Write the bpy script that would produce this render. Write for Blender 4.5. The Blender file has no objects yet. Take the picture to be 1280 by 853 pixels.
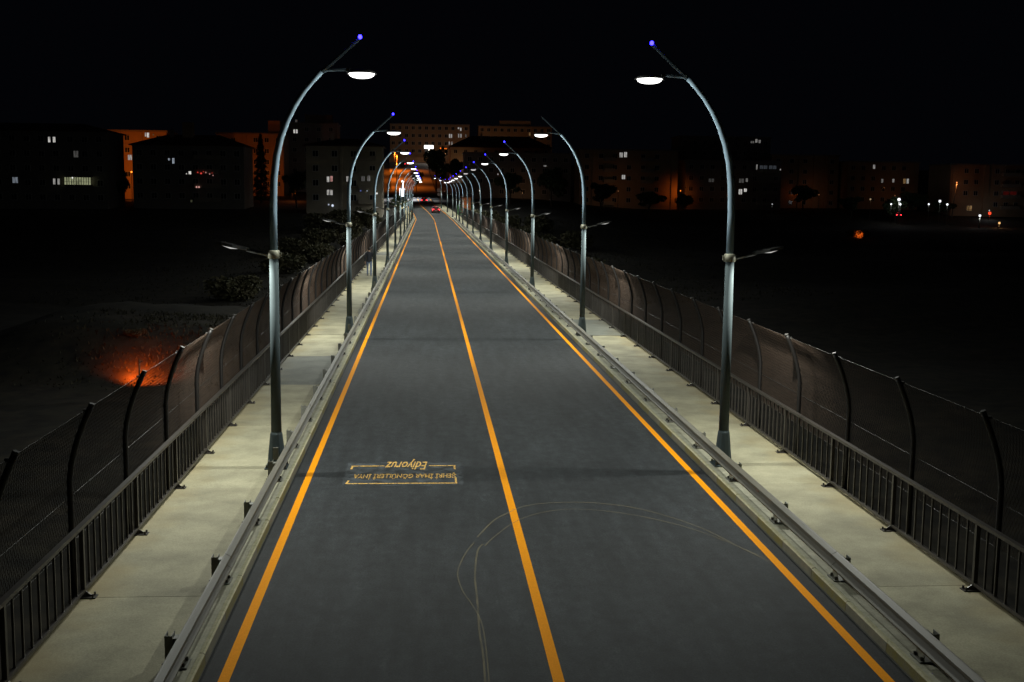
import bpy, bmesh, math, random
from mathutils import Vector, Matrix
PI = math.pi
random.seed(7)
S = bpy.context.scene
C = S.collection

# ------------------------------------------------------------------ camera, night sky, exposure
cam_d = bpy.data.cameras.new('camera')
cam_d.sensor_width = 36.0
cam_d.sensor_fit = 'HORIZONTAL'
cam_d.lens = 1450.0 / 1280.0 * 36.0
cam_d.clip_start = 0.1
cam_d.clip_end = 6000
cam = bpy.data.objects.new('camera', cam_d)
C.objects.link(cam)
PITCH, YAW, ROLL = 0.1258, 0.0739, 0.0114
fw = Vector((math.sin(YAW) * math.cos(PITCH), math.cos(YAW) * math.cos(PITCH), -math.sin(PITCH)))
rt = Vector((math.cos(YAW), -math.sin(YAW), 0))
up = rt.cross(fw)
r2 = rt * math.cos(ROLL) + up * math.sin(ROLL)
u2 = up * math.cos(ROLL) - rt * math.sin(ROLL)
m4 = Matrix((r2, u2, -fw)).transposed().to_4x4()
m4.translation = Vector((-1.408, 0, 5.135))
cam.matrix_world = m4
S.camera = cam

world = bpy.data.worlds.new('World')
S.world = world
world.use_nodes = True
wn = world.node_tree
bg = wn.nodes['Background']
bg.inputs[0].default_value = (0.00075, 0.0009, 0.0015, 1)     # moonless night, a trace of town glow
bg.inputs[1].default_value = 1.0

S.view_settings.view_transform = 'Standard'
S.view_settings.look = 'None'
S.view_settings.exposure = 0.0
S.view_settings.gamma = 1.0
S.render.engine = 'CYCLES'
S.cycles.use_denoising = True
S.cycles.max_bounces = 5
S.cycles.diffuse_bounces = 3
S.cycles.glossy_bounces = 3
S.cycles.transparent_max_bounces = 8
S.cycles.caustics_reflective = False
S.cycles.caustics_refractive = False
S.cycles.sample_clamp_indirect = 4.0

# ------------------------------------------------------------------ helpers
class MB:
    """collects simple shapes, then links them as ONE mesh object"""
    def __init__(s): s.v = []; s.f = []; s.m = []; s.sm = []
    def face(s, idx, mat=0, smooth=False):
        s.f.append(tuple(idx)); s.m.append(mat); s.sm.append(smooth)
    def box(s, x0, x1, y0, y1, z0, z1, mat=0):
        b = len(s.v)
        s.v += [(x0, y0, z0), (x1, y0, z0), (x1, y1, z0), (x0, y1, z0), (x0, y0, z1), (x1, y0, z1), (x1, y1, z1), (x0, y1, z1)]
        for q in ((0, 3, 2, 1), (4, 5, 6, 7), (0, 1, 5, 4), (1, 2, 6, 5), (2, 3, 7, 6), (3, 0, 4, 7)):
            s.face([b + i for i in q], mat)
        return s
    def quad(s, a, b, c, d, mat=0):
        n = len(s.v); s.v += [tuple(a), tuple(b), tuple(c), tuple(d)]; s.face((n, n + 1, n + 2, n + 3), mat); return s
    def tube(s, pts, rad, n=8, mat=0, cap=True, smooth=True, rot=0.0):
        pts = [Vector(p) for p in pts]
        if not hasattr(rad, '__len__'): rad = [rad] * len(pts)
        b = len(s.v); ref = None
        for i, p in enumerate(pts):
            t = (pts[min(i + 1, len(pts) - 1)] - pts[max(i - 1, 0)]).normalized()
            if ref is None:
                ref = Vector((0, 1, 0)) if abs(t.y) < 0.8 else Vector((1, 0, 0))
            a = (ref - t * ref.dot(t)).normalized(); c = t.cross(a); ref = a
            for k in range(n):
                w = 2 * PI * k / n + rot
                q = p + (a * math.cos(w) + c * math.sin(w)) * rad[i]
                s.v.append(tuple(q))
        for i in range(len(pts) - 1):
            for k in range(n):
                k2 = (k + 1) % n
                s.face((b + i * n + k, b + i * n + k2, b + (i + 1) * n + k2, b + (i + 1) * n + k), mat, smooth)
        if cap:
            s.face([b + k for k in range(n)][::-1], mat)
            s.face([b + (len(pts) - 1) * n + k for k in range(n)], mat)
        return s
    def lathe(s, prof, cx, cy, n=20, mat=0, smooth=True):
        return s.tube([(cx, cy, z) for r, z in prof], [r for r, z in prof], n, mat, True, smooth) if True else s
    def prism(s, poly, axis, a0, a1, mat=0):
        """poly: 2D outline; axis 'y' -> poly is (x,z) ; axis 'x' -> (y,z)"""
        b = len(s.v); n = len(poly)
        for a in (a0, a1):
            for p, q in poly: s.v.append((p, a, q) if axis == 'y' else (a, p, q))
        for k in range(n):
            k2 = (k + 1) % n; s.face((b + k, b + k2, b + n + k2, b + n + k), mat)
        s.face([b + k for k in range(n)][::-1], mat); s.face([b + n + k for k in range(n)], mat)
        return s
    def mesh(s, name, mats):
        me = bpy.data.meshes.new(name)
        me.from_pydata(s.v, [], s.f)
        for m in (mats if isinstance(mats, (list, tuple)) else [mats]): me.materials.append(m)
        me.polygons.foreach_set('material_index', s.m)
        me.polygons.foreach_set('use_smooth', s.sm)
        me.update()
        bm = bmesh.new(); bm.from_mesh(me); bmesh.ops.recalc_face_normals(bm, faces=bm.faces); bm.to_mesh(me); bm.free()
        return me
    def build(s, name, mats, parent=None, loc=None):
        return put(name, s.mesh(name, mats), parent, loc)

def put(name, data, parent=None, loc=None, rz=0):
    o = bpy.data.objects.new(name, data)
    C.objects.link(o)
    if parent is not None: o.parent = parent
    if loc is not None: o.location = loc
    if rz: o.rotation_euler = (0, 0, rz)
    return o

def tag(o, label=None, cat=None, group=None, kind=None):
    if label: o['label'] = label
    if cat: o['category'] = cat
    if group: o['group'] = group
    if kind: o['kind'] = kind
    return o

def thing(name, label, cat, loc=(0, 0, 0), rz=0, group=None):
    o = put(name, None, None, loc, rz)
    o.empty_display_size = 0.2
    return tag(o, label, cat, group)

def copy_tree(o, parent=None):
    c = o.copy(); C.objects.link(c); c.parent = parent
    if parent is not None: c.matrix_parent_inverse = o.matrix_parent_inverse.copy()
    for ch in list(o.children): copy_tree(ch, c)
    return c

def lerp(a, b, t): return a + (b - a) * t
def sstep(a, b, x):
    t = max(0.0, min(1.0, (x - a) / (b - a))); return t * t * (3 - 2 * t)
def interp(tab, x):
    if x <= tab[0][0]: return tab[0][1]
    for (x0, y0), (x1, y1) in zip(tab, tab[1:]):
        if x <= x1: return lerp(y0, y1, (x - x0) / (x1 - x0))
    return tab[-1][1]

# ------------------------------------------------------------------ materials
def mat(name, col, rough=0.7, metal=0.0, var=0.0, scale=3.0, bump=0.0, bscale=40.0, spec=0.5, col2=None, stretch=(1, 1, 1), fine=0.0, fscale=120.0):
    """principled material; var mixes col towards col2 (or a darker col) with noise in object/generated-free world position"""
    m = bpy.data.materials.new(name); m.use_nodes = True
    n = m.node_tree.nodes; l = m.node_tree.links
    p = n['Principled BSDF']
    p.inputs['Roughness'].default_value = rough
    p.inputs['Metallic'].default_value = metal
    p.inputs['Specular IOR Level'].default_value = spec
    p.inputs['Base Color'].default_value = (*col, 1)
    if var or bump or fine:
        g = n.new('ShaderNodeNewGeometry'); mp = n.new('ShaderNodeMapping'); mp.inputs['Scale'].default_value = stretch
        l.new(g.outputs['Position'], mp.inputs['Vector'])
    if var:
        c2 = col2 or tuple(c * 0.55 for c in col)
        nz = n.new('ShaderNodeTexNoise'); nz.inputs['Scale'].default_value = scale; nz.inputs['Detail'].default_value = 7; nz.inputs['Roughness'].default_value = 0.62
        l.new(mp.outputs[0], nz.inputs['Vector'])
        rp = n.new('ShaderNodeMapRange'); rp.inputs['From Min'].default_value = 0.36; rp.inputs['From Max'].default_value = 0.66
        rp.inputs['To Max'].default_value = var
        l.new(nz.outputs[0], rp.inputs['Value'])
        mx = n.new('ShaderNodeMix'); mx.data_type = 'RGBA'
        mx.inputs[6].default_value = (*col, 1); mx.inputs[7].default_value = (*c2, 1)
        l.new(rp.outputs[0], mx.inputs[0])
        out = mx.outputs[2]
        if fine:
            nf = n.new('ShaderNodeTexNoise'); nf.inputs['Scale'].default_value = fscale; nf.inputs['Detail'].default_value = 3
            l.new(g.outputs['Position'], nf.inputs['Vector'])
            rf = n.new('ShaderNodeMapRange'); rf.inputs['From Min'].default_value = 0.3; rf.inputs['From Max'].default_value = 0.7
            rf.inputs['To Min'].default_value = 1 - fine; rf.inputs['To Max'].default_value = 1 + fine
            l.new(nf.outputs[0], rf.inputs['Value'])
            mm = n.new('ShaderNodeVectorMath'); mm.operation = 'SCALE'
            l.new(out, mm.inputs[0]); l.new(rf.outputs[0], mm.inputs['Scale']); out = mm.outputs[0]
        l.new(out, p.inputs['Base Color'])
    if bump:
        nb = n.new('ShaderNodeTexNoise'); nb.inputs['Scale'].default_value = bscale; nb.inputs['Detail'].default_value = 5
        l.new(g.outputs['Position'], nb.inputs['Vector'])
        bp = n.new('ShaderNodeBump'); bp.inputs['Strength'].default_value = bump; bp.inputs['Distance'].default_value = 0.02
        l.new(nb.outputs[0], bp.inputs['Height']); l.new(bp.outputs[0], p.inputs['Normal'])
    return m

_em = {}
def emit(col, st, sampled=False):
    k = (col, round(st, 4), sampled)
    if k in _em: return _em[k]
    m = bpy.data.materials.new('glow'); m.use_nodes = True
    n = m.node_tree.nodes; l = m.node_tree.links
    n.remove(n['Principled BSDF'])
    e = n.new('ShaderNodeEmission'); e.inputs[0].default_value = (*col, 1); e.inputs[1].default_value = st
    l.new(e.outputs[0], n['Material Output'].inputs[0])
    m.cycles.emission_sampling = 'AUTO' if sampled else 'NONE'
    _em[k] = m
    return m

def window_glow(col, st):
    """a lit room behind curtains: emission broken up by folds"""
    k = ('w', col, round(st, 3))
    if k in _em: return _em[k]
    m = bpy.data.materials.new('lit_curtain'); m.use_nodes = True
    n = m.node_tree.nodes; l = m.node_tree.links
    n.remove(n['Principled BSDF'])
    g = n.new('ShaderNodeNewGeometry'); mp = n.new('ShaderNodeMapping'); mp.inputs['Scale'].default_value = (5, 1, 0.8)
    nz = n.new('ShaderNodeTexNoise'); nz.inputs['Scale'].default_value = 1.3; nz.inputs['Detail'].default_value = 3
    rp = n.new('ShaderNodeMapRange'); rp.inputs['From Min'].default_value = 0.35; rp.inputs['From Max'].default_value = 0.65
    rp.inputs['To Min'].default_value = st * 0.5; rp.inputs['To Max'].default_value = st * 1.35
    e = n.new('ShaderNodeEmission'); e.inputs[0].default_value = (*col, 1)
    l.new(g.outputs['Position'], mp.inputs[0]); l.new(mp.outputs[0], nz.inputs['Vector']); l.new(nz.outputs[0], rp.inputs['Value'])
    l.new(rp.outputs[0], e.inputs[1]); l.new(e.outputs[0], n['Material Output'].inputs[0])
    m.cycles.emission_sampling = 'NONE'
    _em[k] = m
    return m

def asphalt_mat():
    m = bpy.data.materials.new('asphalt'); m.use_nodes = True
    n = m.node_tree.nodes; l = m.node_tree.links; p = n['Principled BSDF']
    g = n.new('ShaderNodeNewGeometry')
    def noise(scale, detail, stretch, lo, hi, tmin, tmax, rough=0.6):
        mp = n.new('ShaderNodeMapping'); mp.inputs['Scale'].default_value = stretch
        l.new(g.outputs['Position'], mp.inputs[0])
        z = n.new('ShaderNodeTexNoise'); z.inputs['Scale'].default_value = scale; z.inputs['Detail'].default_value = detail; z.inputs['Roughness'].default_value = rough
        l.new(mp.outputs[0], z.inputs['Vector'])
        r = n.new('ShaderNodeMapRange'); r.inputs['From Min'].default_value = lo; r.inputs['From Max'].default_value = hi
        r.inputs['To Min'].default_value = tmin; r.inputs['To Max'].default_value = tmax
        l.new(z.outputs[0], r.inputs['Value']); return r.outputs[0]
    def mul(a, b):
        x = n.new('ShaderNodeMath'); x.operation = 'MULTIPLY'; l.new(a, x.inputs[0]); l.new(b, x.inputs[1]); return x.outputs[0]
    f = mul(noise(0.35, 5, (1, 0.35, 1), 0.36, 0.64, 0.76, 1.26), noise(1.6, 7, (2.2, 0.25, 1), 0.36, 0.64, 0.78, 1.24))
    f = mul(f, noise(4.5, 8, (1, 0.7, 1), 0.38, 0.62, 0.74, 1.28, 0.75))
    f = mul(f, noise(38.0, 4, (1, 1, 1), 0.36, 0.64, 0.55, 1.5, 0.8))
    # darker seal strips beside the kerbs
    sx = n.new('ShaderNodeSeparateXYZ'); l.new(g.outputs['Position'], sx.inputs[0])
    ab = n.new('ShaderNodeMath'); ab.operation = 'ABSOLUTE'; l.new(sx.outputs[0], ab.inputs[0])
    wob = n.new('ShaderNodeMath'); wob.operation = 'ADD'; l.new(ab.outputs[0], wob.inputs[0]); l.new(noise(1.1, 4, (1, 1, 1), 0.3, 0.7, -0.03, 0.03), wob.inputs[1])
    gt = n.new('ShaderNodeMapRange'); gt.inputs['From Min'].default_value = 3.60; gt.inputs['From Max'].default_value = 3.66
    gt.inputs['To Min'].default_value = 1.0; gt.inputs['To Max'].default_value = 0.55
    l.new(wob.outputs[0], gt.inputs['Value'])
    f = mul(f, gt.outputs[0])
    # faint pale scuffs
    mp = n.new('ShaderNodeMapping'); mp.inputs['Scale'].default_value = (1, 0.3, 1); l.new(g.outputs['Position'], mp.inputs[0])
    vs = n.new('ShaderNodeTexNoise'); vs.inputs['Scale'].default_value = 2.3; vs.inputs['Detail'].default_value = 9; vs.inputs['Roughness'].default_value = 0.75
    l.new(mp.outputs[0], vs.inputs['Vector'])
    vr = n.new('ShaderNodeMapRange'); vr.inputs['From Min'].default_value = 0.58; vr.inputs['From Max'].default_value = 0.76; vr.inputs['To Min'].default_value = 1.0; vr.inputs['To Max'].default_value = 2.1
    l.new(vs.outputs[0], vr.inputs['Value']); f = mul(f, vr.outputs[0])
    sc = n.new('ShaderNodeVectorMath'); sc.operation = 'SCALE'; sc.inputs[0].default_value = (0.0222, 0.0254, 0.0275)
    l.new(f, sc.inputs['Scale']); l.new(sc.outputs[0], p.inputs['Base Color'])
    p.inputs['Roughness'].default_value = 0.85
    p.inputs['Specular IOR Level'].default_value = 0.3
    b = n.new('ShaderNodeTexNoise'); b.inputs['Scale'].default_value = 130; b.inputs['Detail'].default_value = 3
    l.new(g.outputs['Position'], b.inputs['Vector'])
    bp = n.new('ShaderNodeBump'); bp.inputs['Strength'].default_value = 0.35; bp.inputs['Distance'].default_value = 0.01
    l.new(b.outputs[0], bp.inputs['Height']); l.new(bp.outputs[0], p.inputs['Normal'])
    return m

def worn_mat(name, col, lo, hi, scale=20, amount=1.0):
    """thin paint or rubber trace, transparent where it has worn away"""
    m = mat(name, col, 0.8)
    n = m.node_tree.nodes; l = m.node_tree.links; p = n['Principled BSDF']
    g = n.new('ShaderNodeNewGeometry'); z = n.new('ShaderNodeTexNoise'); z.inputs['Scale'].default_value = scale; z.inputs['Detail'].default_value = 6
    l.new(g.outputs['Position'], z.inputs['Vector'])
    r = n.new('ShaderNodeMapRange'); r.inputs['From Min'].default_value = lo; r.inputs['From Max'].default_value = hi; r.inputs['To Max'].default_value = amount
    l.new(z.outputs[0], r.inputs['Value']); l.new(r.outputs[0], p.inputs['Alpha'])
    return m

def slab_mat(name, col, yellow):
    """cast concrete: mottled, rust-yellow stains along the railing side"""
    m = mat(name, col, 0.85, var=1.0, scale=1.1, bump=0.15, bscale=60, col2=tuple(c * 0.62 for c in col), fine=0.16, fscale=45)
    n = m.node_tree.nodes; l = m.node_tree.links; p = n['Principled BSDF']
    src = p.inputs['Base Color'].links[0].from_socket
    g = n.new('ShaderNodeNewGeometry'); sx = n.new('ShaderNodeSeparateXYZ'); l.new(g.outputs['Position'], sx.inputs[0])
    ab = n.new('ShaderNodeMath'); ab.operation = 'ABSOLUTE'; l.new(sx.outputs[0], ab.inputs[0])
    z = n.new('ShaderNodeTexNoise'); z.inputs['Scale'].default_value = 1.2; z.inputs['Detail'].default_value = 7; l.new(g.outputs['Position'], z.inputs['Vector'])
    ad = n.new('ShaderNodeMath'); ad.operation = 'MULTIPLY_ADD'; ad.inputs[1].default_value = 1.6; l.new(z.outputs[0], ad.inputs[0]); l.new(ab.outputs[0], ad.inputs[2])
    r = n.new('ShaderNodeMapRange'); r.inputs['From Min'].default_value = 5.9; r.inputs['From Max'].default_value = 6.7; r.inputs['To Max'].default_value = yellow
    l.new(ad.outputs[0], r.inputs['Value'])
    mx = n.new('ShaderNodeMix'); mx.data_type = 'RGBA'; mx.inputs[7].default_value = (0.36, 0.27, 0.11, 1)
    l.new(src, mx.inputs[6]); l.new(r.outputs[0], mx.inputs[0])
    # dark specks and drips
    v = n.new('ShaderNodeTexNoise'); v.inputs['Scale'].default_value = 5.5; v.inputs['Detail'].default_value = 8; v.inputs['Roughness'].default_value = 0.8
    l.new(g.outputs['Position'], v.inputs['Vector'])
    vr = n.new('ShaderNodeMapRange'); vr.inputs['From Min'].default_value = 0.60; vr.inputs['From Max'].default_value = 0.74; vr.inputs['To Max'].default_value = 0.5
    l.new(v.outputs[0], vr.inputs['Value'])
    m2 = n.new('ShaderNodeMix'); m2.data_type = 'RGBA'; m2.inputs[7].default_value = (0.13, 0.12, 0.09, 1)
    l.new(mx.outputs[2], m2.inputs[6]); l.new(vr.outputs[0], m2.inputs[0]); l.new(m2.outputs[2], p.inputs['Base Color'])
    return m

M = {}
M['asphalt'] = asphalt_mat()
M['yellow'] = mat('yellow_road_paint', (0.96, 0.35, 0.003), 0.8, var=0.5, scale=14, col2=(0.86, 0.31, 0.003), fine=0.08, fscale=60, spec=0.06)
M['logo'] = worn_mat('worn_yellow_stencil', (0.85, 0.50, 0.11), 0.30, 0.52, 26)
M['wash'] = worn_mat('pale_paint_dust', (0.20, 0.23, 0.25), 0.42, 0.75, 5, 0.55)
M['rubber'] = worn_mat('dusty_tyre_trace', (0.30, 0.25, 0.13), 0.1, 0.75, 3, 0.55)
M['white_paint'] = mat('white_road_paint', (0.75, 0.75, 0.72), 0.7, var=0.4, scale=6)
M['slab_a'] = slab_mat('pale_concrete', (0.45, 0.418, 0.277), 0.55)
M['slab_b'] = slab_mat('warm_concrete', (0.41, 0.378, 0.25), 0.6)
M['slab_c'] = slab_mat('damp_concrete', (0.20, 0.205, 0.17), 0.2)
M['strip'] = mat('kerb_strip_concrete', (0.50, 0.485, 0.36), 0.85, var=0.8, scale=3.5, bump=0.2, bscale=50, fine=0.12, fscale=40)
M['kerb_y'] = mat('worn_yellow_kerb', (0.235, 0.205, 0.05), 0.8, var=0.95, scale=5, col2=(0.22, 0.205, 0.12), bump=0.2, bscale=50, fine=0.12, fscale=50)
M['kerb_top'] = mat('scuffed_kerb_top', (0.50, 0.47, 0.31), 0.85, var=0.8, scale=7, col2=(0.34, 0.32, 0.17), bump=0.2, bscale=50, fine=0.12, fscale=50)
M['kerb_w'] = mat('bare_kerb', (0.25, 0.24, 0.175), 0.85, var=0.9, scale=6, col2=(0.20, 0.195, 0.14), bump=0.2, bscale=50, fine=0.12, fscale=50)
M['galv'] = mat('galvanised_rail', (0.125, 0.113, 0.08), 0.55, 0.0, var=0.7, scale=6, spec=0.3, col2=(0.075, 0.066, 0.045), stretch=(1, 0.2, 1))
M['galv_post'] = mat('dull_galvanised_post', (0.21, 0.21, 0.18), 0.6, 0.2, var=0.6, scale=9)
M['gusset'] = mat('pale_zinc_plate', (0.36, 0.35, 0.27), 0.6, 0.0, var=0.6, scale=9)
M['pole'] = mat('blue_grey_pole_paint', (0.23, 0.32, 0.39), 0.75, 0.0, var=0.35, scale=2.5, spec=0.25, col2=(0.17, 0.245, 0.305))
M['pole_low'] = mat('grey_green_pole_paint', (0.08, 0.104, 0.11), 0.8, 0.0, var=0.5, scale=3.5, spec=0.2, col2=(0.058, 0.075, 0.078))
M['bolt'] = mat('dark_bolt_steel', (0.08, 0.075, 0.06), 0.6, 0.4)
M['collar'] = mat('zinc_collar', (0.34, 0.33, 0.25), 0.5, 0.3, var=0.6, scale=20)
M['head'] = mat('grey_lamp_housing', (0.16, 0.165, 0.165), 0.4, 0.1)
M['rail'] = mat('dark_brown_railing_paint', (0.040, 0.034, 0.029), 0.42, 0.0, var=0.5, scale=5, col2=(0.06, 0.053, 0.045))
M['fence_post'] = mat('dark_fence_post_paint', (0.013, 0.011, 0.010), 0.5)
M['wire'] = mat('rusty_chain_link', (0.098, 0.060, 0.038), 0.6, 0.1, var=0.6, scale=2.0)
M['cap'] = mat('pale_post_cap', (0.05, 0.047, 0.042), 0.6)
M['deck'] = mat('deck_concrete', (0.16, 0.155, 0.13), 0.9, var=0.6, scale=1.5)
M['soil'] = mat('dry_ground', (0.026, 0.020, 0.012), 0.95, var=0.9, scale=0.25, col2=(0.009, 0.0095, 0.005), bump=0.9, bscale=1.2, fine=0.75, fscale=0.9)
M['leaf'] = mat('dark_leaves', (0.055, 0.085, 0.03), 0.6, var=0.8, scale=0.9, col2=(0.025, 0.045, 0.016))
M['dry_leaf'] = mat('dry_brush_leaves', (0.095, 0.082, 0.04), 0.7, var=0.9, scale=0.8, col2=(0.045, 0.052, 0.022))
M['needle'] = mat('conifer_needles', (0.03, 0.05, 0.025), 0.7, var=0.7, scale=0.9)
M['bark'] = mat('bark', (0.07, 0.05, 0.035), 0.9, var=0.6, scale=4)
M['plaster_a'] = mat('cream_plaster', (0.42, 0.37, 0.29), 0.9, var=0.4, scale=0.35)
M['plaster_b'] = mat('grey_plaster', (0.25, 0.23, 0.21), 0.9, var=0.4, scale=0.35)
M['plaster_c'] = mat('ochre_plaster', (0.42, 0.30, 0.19), 0.9, var=0.4, scale=0.35)
M['plaster_d'] = mat('white_plaster', (0.55, 0.53, 0.48), 0.9, var=0.4, scale=0.35)
M['tile'] = mat('roof_tile', (0.11, 0.055, 0.04), 0.85, var=0.7, scale=1.2)
M['frame'] = mat('white_window_frame', (0.5, 0.49, 0.46), 0.6)
M['pane'] = mat('dark_pane', (0.02, 0.022, 0.025), 0.12)
M['balc'] = mat('balcony_parapet', (0.36, 0.32, 0.26), 0.85, var=0.4, scale=0.8)
M['paving'] = mat('hill_street_paving', (0.17, 0.15, 0.13), 0.85, var=0.6, scale=0.5, fine=0.2, fscale=4)

# ------------------------------------------------------------------ the road: centre line, terrain
PATH = [(0, -30, 0), (0, 228, 0), (-0.12, 236, 0.05), (-0.38, 245, 0.28), (-0.75, 255, 0.62), (-1.25, 266, 0.98), (-1.94, 278, 1.40), (-2.6, 289, 1.83), (-3.2, 300, 2.26), (-3.8, 320, 3.13), (-4.3, 338, 3.88), (-4.8, 352, 4.5)]
def path_at(y):
    for a, b in zip(PATH, PATH[1:]):
        if y <= b[1]:
            t = (y - a[1]) / (b[1] - a[1]); break
    else: t = 1
    x = lerp(a[0], b[0], t); z = lerp(a[2], b[2], t)
    d = Vector((b[0] - a[0], b[1] - a[1], 0)).normalized()
    return Vector((x, y, z)), Vector((d.y, -d.x, 0))
YS_NEAR = [-30, 228]
YS_FAR = [228, 232, 236, 240.5, 245, 250, 255, 260.5, 266, 272, 278, 283.5, 289, 294.5, 300, 310, 320, 329, 338, 345, 352]

ZL = [(0, -6), (150, -6), (205, -2.6), (238, 0.3), (255, 1.2), (330, 4), (400, 8.2), (470, 13.4), (560, 19.3), (700, 27), (900, 31), (1500, 34)]
ZR = [(0, -6), (228, -5), (262, -2.6), (285, -2.0), (300, -0.5), (318, 1.5), (345, 2.5), (420, 8), (560, 18), (900, 28), (1500, 32)]
def terrain(x, y):
    zl = interp(ZL, y); zr = interp(ZR, y)
    z = lerp(zl, zr, sstep(20, 62, x))
    if 228 < y < 352:
        p, _ = path_at(y); d = abs(x - p.x)
        z = lerp(p.z - 0.25, z, sstep(9, 24, d))
    if y > 352:
        cx = interp([(352, -5.5), (470, -8.5), (520, -9.5), (600, -9)], y); d = abs(x - cx)
        zc = interp([(352, 4.35), (380, 5.9), (430, 9.6), (470, 13.3), (520, 18.0), (600, 21)], y)
        z = lerp(zc, z, sstep(11, 30, d))
    n = math.sin(x * 0.13 + y * 0.07) * 0.35 + math.sin(x * 0.041 - y * 0.11) * 0.4
    z += 2.6 * sstep(66, 76, y) * (1 - sstep(84, 110, y)) * sstep(11, 15, -x) * (1 - sstep(24, 34, -x))
    far = sstep(6, 20, abs(x)) * (1 - sstep(215, 245, y) * 0.8)
    return z + n * far
def axis(a):
    s = set()
    for lo, hi, st in a:
        v = lo
        while v <= hi: s.add(round(v, 2)); v += st
    return sorted(s)
gx = axis([(-1500, -200, 130), (-180, -40, 8), (-36, -10, 2), (-9, 9, 1.5), (10, 36, 2), (40, 200, 8), (220, 1500, 128)])
gy = axis([(-200, 0, 50), (5, 225, 2.5), (228, 352, 3), (358, 620, 7), (650, 2000, 90)])
ter = MB()
for y in gy:
    for x in gx:
        ter.v.append((x, y, terrain(x, y) + (random.uniform(-0.12, 0.12) if abs(x) > 10 and y < 215 else 0)))
nx = len(gx)
for j in range(len(gy) - 1):
    for i in range(nx - 1):
        ter.face((j * nx + i, j * nx + i + 1, (j + 1) * nx + i + 1, (j + 1) * nx + i), 0, True)
tag(ter.build('ground', M['soil']), kind='structure')

def ribbon(mb, ys, a, b, dz, mat=0):
    for y0, y1 in zip(ys, ys[1:]):
        p, n = path_at(y0 + 1e-4); q, m = path_at(y1)
        z = Vector((0, 0, dz))
        mb.quad(p + n * a + z, p + n * b + z, q + m * b + z, q + m * a + z, mat)
# carriageway
rd = MB(); rd.box(-3.8, 3.8, -30, 228, -0.45, 0.0)
ribbon(rd, YS_FAR, -3.8, 3.8, 0.0)
road = tag(rd.build('road', M['asphalt']), kind='structure')
yy = axis([(-30, 228, 8)]) + YS_FAR[1:18]
for c, nm in ((-3.54, 'left'), (0.0, 'centre'), (3.54, 'right')):
    w = 0.06 if c else 0.062
    mb = MB(); ribbon(mb, yy, c - w, c + w, 0.004)
    mb.build('lane_line', M['yellow'], road)
zb = MB()
for i in range(7):
    x0 = -7.4 + i * 1.05
    for y0, y1 in ((336.6, 339.4),):
        p, _ = path_at(y0); q, _ = path_at(y1)
        zb = MB(); zb.quad((x0, y0, p.z + 0.006), (x0 + 0.5, y0, p.z + 0.006), (x0 + 0.5, y1, q.z + 0.006), (x0, y1, q.z + 0.006))
        zb.build('crossing_stripe', M['white_paint'], road)
# junction and the lit street that climbs the hill behind it
hs = MB()
hp = [(-5.0, 352, 4.5, 9), (-5.8, 380, 6.1, 7), (-7.2, 430, 9.8, 7.5), (-8.5, 470, 13.55, 7.8), (-9.5, 520, 18.2, 8.5), (-9.2, 545, 19.4, 9)]
for a, b in zip(hp, hp[1:]):
    hs.quad((a[0] - a[3], a[1], a[2]), (a[0] + a[3], a[1], a[2]), (b[0] + b[3], b[1], b[2]), (b[0] - b[3], b[1], b[2]))
tag(hs.build('hill_street', M['paving']), kind='structure')
jn = MB(); jn.quad((-13, 330, 3.49), (5, 330, 3.49), (4, 352, 4.46), (-13, 352, 4.46)); tag(jn.build('junction', M['asphalt']), kind='structure')

# stencilled lettering on the carriageway, upside down from here
def strip(mb, pts, w, z):
    pts = [Vector((*p, z)) for p in pts]
    for i, (a, b) in enumerate(zip(pts, pts[1:])):
        d = (b - a).normalized(); nrm = Vector((-d.y, d.x, 0)) * w / 2
        mb.quad(a - nrm, b - nrm, b + nrm, a + nrm)
fr = MB()
strip(fr, [(-2.80, 20.50), (-2.83, 20.26)], 0.035, 0.006)
strip(fr, [(-2.845, 20.26), (-0.862, 20.26)], 0.055, 0.0075)
strip(fr, [(-0.88, 20.26), (-0.88, 20.66)], 0.035, 0.006)
strip(fr, [(-0.88, 20.86), (-0.88, 20.91)], 0.035, 0.006)
strip(fr, [(-0.88, 21.30), (-0.88, 21.60)], 0.035, 0.006)
strip(fr, [(-0.862, 21.60), (-1.36, 21.60)], 0.055, 0.0075)
strip(fr, [(-2.20, 21.60), (-2.82, 21.60)], 0.055, 0.0075)
strip(fr, [(-2.80, 21.60), (-2.81, 21.36)], 0.035, 0.006)
fr.build('stencil_frame', M['logo'], road)
def lettering(body, cx, cy, width, height, shear, name, offset=0.0):
    cu = bpy.data.curves.new('lettering', 'FONT'); cu.body = body; cu.size = 1; cu.shear = shear; cu.offset = offset
    cu.align_x = 'CENTER'; cu.align_y = 'CENTER'; cu.resolution_u = 3
    o = bpy.data.objects.new('lettering', cu); C.objects.link(o)
    me = bpy.data.meshes.new_from_object(o.evaluated_get(bpy.context.evaluated_depsgraph_get()))
    bpy.data.objects.remove(o)
    xs = [v.co.x for v in me.vertices]; ys = [v.co.y for v in me.vertices]
    for v in me.vertices:      # turned half a turn, facing traffic from the far end
        x = (v.co.x - (min(xs) + max(xs)) / 2) / (max(xs) - min(xs)) * width
        y = (v.co.y - (min(ys) + max(ys)) / 2) / (max(ys) - min(ys)) * height
        v.co = (cx - x, cy - y, 0.007)
    me.materials.clear(); me.materials.append(M['logo'])
    return put(name, me, road)
bpy.context.view_layer.update()
lettering('\u015eEHR\u0130 \u0130MAR G\u00d6N\u00dcLLER\u0130 \u0130HYA', -1.80, 20.80, 1.86, 0.50, 0.12, 'lettering', 0.022)
lettering('Ediyoruz', -1.79, 21.72, 0.80, 0.86, 0.35, 'lettering', 0.012)
ws = MB()
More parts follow.
